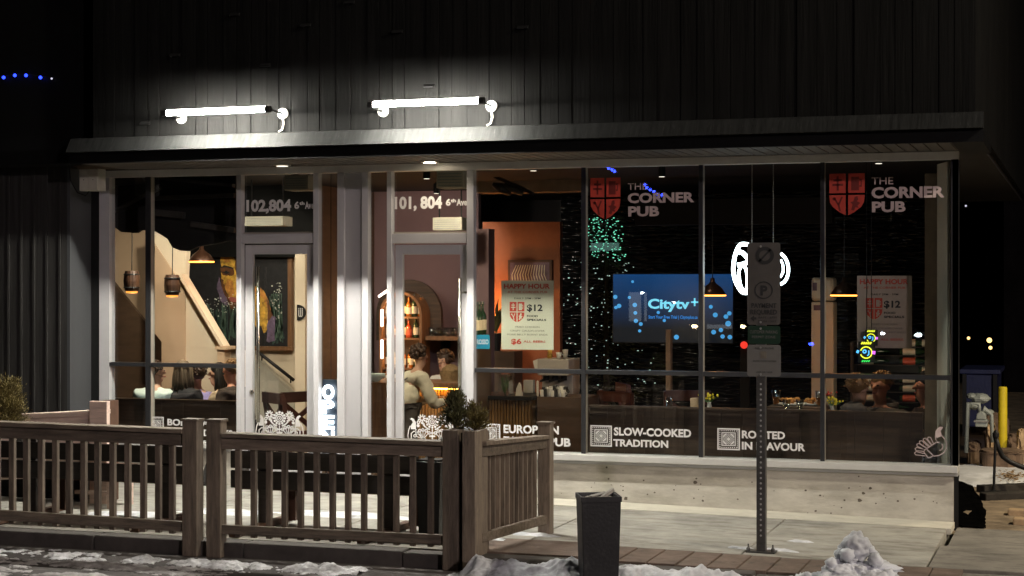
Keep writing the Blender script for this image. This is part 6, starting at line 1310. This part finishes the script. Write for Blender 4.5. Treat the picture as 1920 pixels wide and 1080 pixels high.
def person(lab, head_at, face, shirt, hair, skin="skin", lean=.12, stand=False, lhand=None, rhand=None, tr="cloth_black", hair_style="short", bare=True, turn=0.0, apron=None, s=1.0, hood=None):
    """head_at = world point of the crown; face = compass turn in degrees (0 looks away from the street)"""
    V = Vector; L_ = lean
    J = {"pelvis": (V((0, 0, .1)), (.14, .12)), "belly": (V((0, L_ * .25, .24)), (.135, .115)), "chest": (V((0, L_ * .65, .40)), (.145, .12)), "collar": (V((0, L_ * .95, .51)), (.085, .075)),
         "neck": (V((0, L_ * 1.05, .59)), .043), "jaw": (V((0, L_ * 1.15 + .02, .665)), (.05, .06)), "skull": (V((0, L_ * 1.18 + .0, .755)), (.077, .092)), "crown": (V((0, L_ * 1.18 - .01, .825)), .055)}
    hd = J["skull"][0]; ca, sa = math.cos(R(turn)), math.sin(R(turn))
    def hp(x, y, z): return hd + V((x * ca - y * sa, x * sa + y * ca, z))
    J["nose"] = (hp(0, .098, -.02), .014); J["nosetip"] = (hp(0, .112, -.034), .01); J["chin"] = (hp(0, .075, -.105), .022)
    for q, sx in (("l", -1), ("r", 1)):
        J[q + "ear"] = (hp(sx * .085, -.005, -.02), .016)
        J[q + "sho"] = (V((sx * .17, L_ * .9, .485)), .062); tgt = (lhand if sx < 0 else rhand) or V((sx * .13, L_ + .3, .26)); tgt = V(tgt)
        sh = J[q + "sho"][0]; d = tgt - sh; l = min(d.length, .56); tgt = sh + d.normalized() * l; mid = (sh + tgt) / 2; drop = math.sqrt(max(.0004, .29 ** 2 - (l / 2) ** 2)); el = mid + V((sx * .35, -.25, -.9)).normalized() * drop
        wr = tgt; fd = (tgt - el).normalized(); J[q + "elb"] = (el, .045); J[q + "wri"] = (wr, .028); J[q + "palm"] = (wr + fd * .055, (.036, .018))
        side = fd.cross(V((0, 0, 1))).normalized() if abs(fd.z) < .95 else V((1, 0, 0)); dn = V((0, 0, -1))
        for n, (o_, ln) in enumerate(((-.03, .062), (-.01, .074), (.011, .07), (.031, .055))):
            b = wr + fd * .09 + side * o_; J["%sf%da" % (q, n)] = (b, .0095); J["%sf%db" % (q, n)] = (b + fd * ln * .55 + dn * .008, .0085); J["%sf%dc" % (q, n)] = (b + fd * ln * .9 + dn * .028, .007)
        th = wr + fd * .03 - side * sx * .036; J[q + "tha"] = (th, .011); J[q + "thb"] = (th + fd * .04 - side * sx * .018 + dn * .008, .009)
        J[q + "hip"] = (V((sx * .09, .02, .07)), .09)
        if stand: J[q + "kne"] = (V((sx * .1, .03, -.36)), .058); J[q + "ank"] = (V((sx * .1, -.01, -.78)), .042); J[q + "toe"] = (V((sx * .11, .13, -.82)), .034)
        else: J[q + "kne"] = (V((sx * .11, .44, .06)), .06); J[q + "ank"] = (V((sx * .11, .42, -.36)), .042); J[q + "toe"] = (V((sx * .12, .55, -.4)), .034)
    E = [("pelvis", "belly"), ("belly", "chest"), ("chest", "collar"), ("collar", "neck"), ("neck", "jaw"), ("jaw", "skull"), ("skull", "crown"), ("skull", "nose"), ("nose", "nosetip"), ("jaw", "chin"), ("skull", "lear"), ("skull", "rear")]
    for q in "lr": E += [("collar", q + "sho"), (q + "sho", q + "elb"), (q + "elb", q + "wri"), (q + "wri", q + "palm"), ("pelvis", q + "hip"), (q + "hip", q + "kne"), (q + "kne", q + "ank"), (q + "ank", q + "toe"), (q + "wri", q + "tha"), (q + "tha", q + "thb")] + [(q + "palm", "%sf%da" % (q, n)) for n in range(4)] + [("%sf%d%s" % (q, n, a), "%sf%d%s" % (q, n, b)) for n in range(4) for a, b in ("ab", "bc")]
    t = thing("person", lab, "person", (0, 0, 0))
    body = skinned("body", J, E, skin, t)
    def grow(ks, d): return {k: (J[k][0], tuple(v + d for v in J[k][1]) if isinstance(J[k][1], tuple) else J[k][1] + d) for k in ks}
    ks = ["pelvis", "belly", "chest", "collar", "lsho", "rsho", "lelb", "relb"]; G = grow(ks, .026); ee = [("pelvis", "belly"), ("belly", "chest"), ("chest", "collar"), ("collar", "lsho"), ("collar", "rsho"), ("lsho", "lelb"), ("rsho", "relb")]
    for q in "lr":
        e, w = J[q + "elb"][0], J[q + "wri"][0]; G[q + "cuff"] = (e.lerp(w, .2 if bare else .9), .06 if bare else .048); ee.append((q + "elb", q + "cuff"))
    G["ncol"] = (J["collar"][0].lerp(J["neck"][0], .45), .066); ee.append(("collar", "ncol")); skinned("shirt", G, ee, shirt, t)
    ks = ["pelvis", "lhip", "rhip", "lkne", "rkne", "lank", "rank"]; skinned("trousers", grow(ks, .016), [("pelvis", "lhip"), ("pelvis", "rhip"), ("lhip", "lkne"), ("rhip", "rkne"), ("lkne", "lank"), ("rkne", "rank")], tr, t)
    for q in "lr": m_ = MB(); a, b = J[q + "ank"][0], J[q + "toe"][0]; m_.ball((a + b) / 2 - V((0, 0, .012)), (.05, .13, .045), 12, 8); m_.build("shoe", "cloth_black", t, smooth=True)
    m_ = MB()
    for sx in (-1, 1): m_.ball(hp(sx * .031, .079, .0), (.011, .007, .006), 8, 6)
    m_.build("eyes", "ink_black", t, smooth=True)
    m_ = MB(); m_.ball(hp(0, .088, -.068), (.024, .01, .008), 10, 6); m_.build("mouth", "lip_paint", t, smooth=True)
    m_ = MB(); m_.ball(hp(0, -.022, .03), (.092, .098, .088), 22, 16, .1, 6)
    if hair_style == "curly":
        rg = random.Random(len(lab))
        for k in range(60): a = rg.uniform(0, 6.28); b = rg.uniform(-.5, 1.4); d = V((math.cos(a) * math.cos(b), math.sin(a) * math.cos(b), math.sin(b))); (m_.ball(hp(d.x * .1, d.y * .1 - .02, d.z * .095 + .03), rg.uniform(.02, .034), 8, 6, .4, 6) if d.y < .55 or d.z > .6 else None)
    if hair_style == "long":
        rg = random.Random(len(lab))
        for k in range(70):
            a_ = rg.uniform(-118, 118); rr_ = rg.uniform(.8, 1.06); x, y = .09 * math.sin(R(a_)) * rr_, -.09 * math.cos(R(a_)) * rr_ - .012; e_ = rg.uniform(-.012, .012)
            m_.tube([hp(x * .5, y * .5 - .01, .1), hp(x * .95, y * .95, .03), hp(x * 1.08 + e_, y * 1.05, -.06), hp(x * 1.14 + e_ * 2, y * 1.12, -.13), hp(x * 1.1 + e_ * 3, y * 1.2, -.19 - rg.uniform(0, .07))], [.012, .017, .016, .012, .003], 5)
    if hair_style == "short":
        rg = random.Random(len(lab) + 1)
        for k in range(150):
            a_ = rg.uniform(0, 6.28); b_ = rg.uniform(-.25, 1.5); v = V((math.cos(a_) * math.cos(b_), math.sin(a_) * math.cos(b_), math.sin(b_)))
            if v.y > .45 and v.z < .55: continue
            p0 = hp(v.x * .086, v.y * .092 - .022, v.z * .084 + .03); p1 = hp(v.x * .103 + rg.gauss(0, .008), v.y * .108 - .026 + rg.gauss(0, .008), v.z * .1 + .026); m_.tube([p0, p1], [.016, .006], 5)
    m_.build("hair", hair, t, smooth=True)
    m_ = MB(); nk = J["neck"][0].lerp(J["collar"][0], .35); m_.lathe(nk - V((0, .004, .03)), [(.072, -.01), (.068, .03), (.062, .045), (.058, .03), (.06, -.01)], 18, (0, .25, 1), cap=False); m_.build("collar", shirt, t, smooth=True)
    if hood: m_ = MB(); m_.ball(J["neck"][0] + V((0, -.07, -.02)), (.12, .09, .065), 16, 10, .2, 5); m_.build("hood", hood, t, smooth=True)
    if apron:
        m_ = MB(); w = .165; pts = []
        for k in range(9): a = R(-80 + k * 20); pts.append((w * math.sin(a), -w * .9 * math.cos(a) * (-1)))
        for yy in (1, -1):
            q = [(x, (y if yy > 0 else -y) + L_ * .1, .17) for x, y in pts]; q2 = [(x * 1.15, (y * 1.15 if yy > 0 else -y * 1.15) + .02, -.55) for x, y in pts]
            m_.add(q + q2, [(i, i + 1, 9 + i + 1, 9 + i) for i in range(8)])
        m_.build("apron", apron, t, smooth=True); m_ = MB()
        for sx in (-1, 1): m_.tube([J["neck"][0] + V((sx * .055, -.03, -.03)), J["chest"][0] + V((sx * .05, -.142, .06)), J["belly"][0] + V((-sx * .06, -.15, 0))], .011, 6)
        m_.build("apron_strap", apron, t)
    cr = (J["crown"][0] + V((0, 0, .075))); rot = Matrix.Rotation(R(face), 4, 'Z'); t.scale = (s, s, s); t.location = Vector(head_at) - (rot @ (cr * s)); t.rotation_euler = (0, 0, R(face)); return t
person("man in a pale mint shirt sitting with his back to the leftmost mullion", at(293, 671, .95), 10, "cloth_mint", "hair_brown", lean=.22, hair_style="short", turn=-50, s=.87)
person("person with long fair hair in a black top seen from behind at the left table", at(343, 670, 1.0), -6, "cloth_black", "hair_blond", lean=.1, hair_style="long", bare=False, s=.87)
person("person in a purple sleeve with dark hair half hidden at the left table", at(370, 679, 1.35), 60, "cloth_purple", "hair_brown", lean=.14, hair_style="short", bare=False, s=.87)
person("dark haired person in a sand coloured shirt leaning on the left table", at(409, 675, 1.45), 100, "cloth_sand", "hair_black", lean=.2, hair_style="long", turn=20, s=.87)
person("person in an orange cap edge beside the left door post", at(434, 669, 1.3), 80, "cloth_brown", "hair_tawny", skin="skin_warm", lean=.16, s=.87)
person("staff member in a beige shirt and dark apron leaning over the bar", at(786, 644, 2.95), -40, "cloth_beige", "hair_brown", lean=.2, stand=True, rhand=(.2, .5, .2), lhand=(-.05, .45, .22), apron="cloth_grey", hair_style="curly", bare=False, tr="cloth_grey", s=.86)
person("curly haired person in a white shirt behind the bar", at(834, 655, 4.2), 160, "cloth_white", "hair_brown", lean=.1, stand=True, hair_style="curly", bare=True, s=.85)
person("person with tawny hair in a dark hooded top seen from behind in the rightmost pane", at(1609, 694, .95), -25, "cloth_grey", "hair_tawny", lean=.12, hair_style="short", hood="cloth_grey", bare=False)
person("person with a warmly lit face in a dark jacket in the rightmost pane", at(1652, 690, 1.25), 150, "cloth_grey", "hair_tawny", skin="skin_warm", lean=.1, bare=False, hair_style="short", hood="cloth_grey")
person("person with bare arms half hidden by the corner pillar", at(1737, 690, 1.2), 110, "cloth_brown", "hair_black", skin="skin_warm", lean=.1, hair_style="short", lhand=(-.12, .34, .42), rhand=(.1, .36, .36))
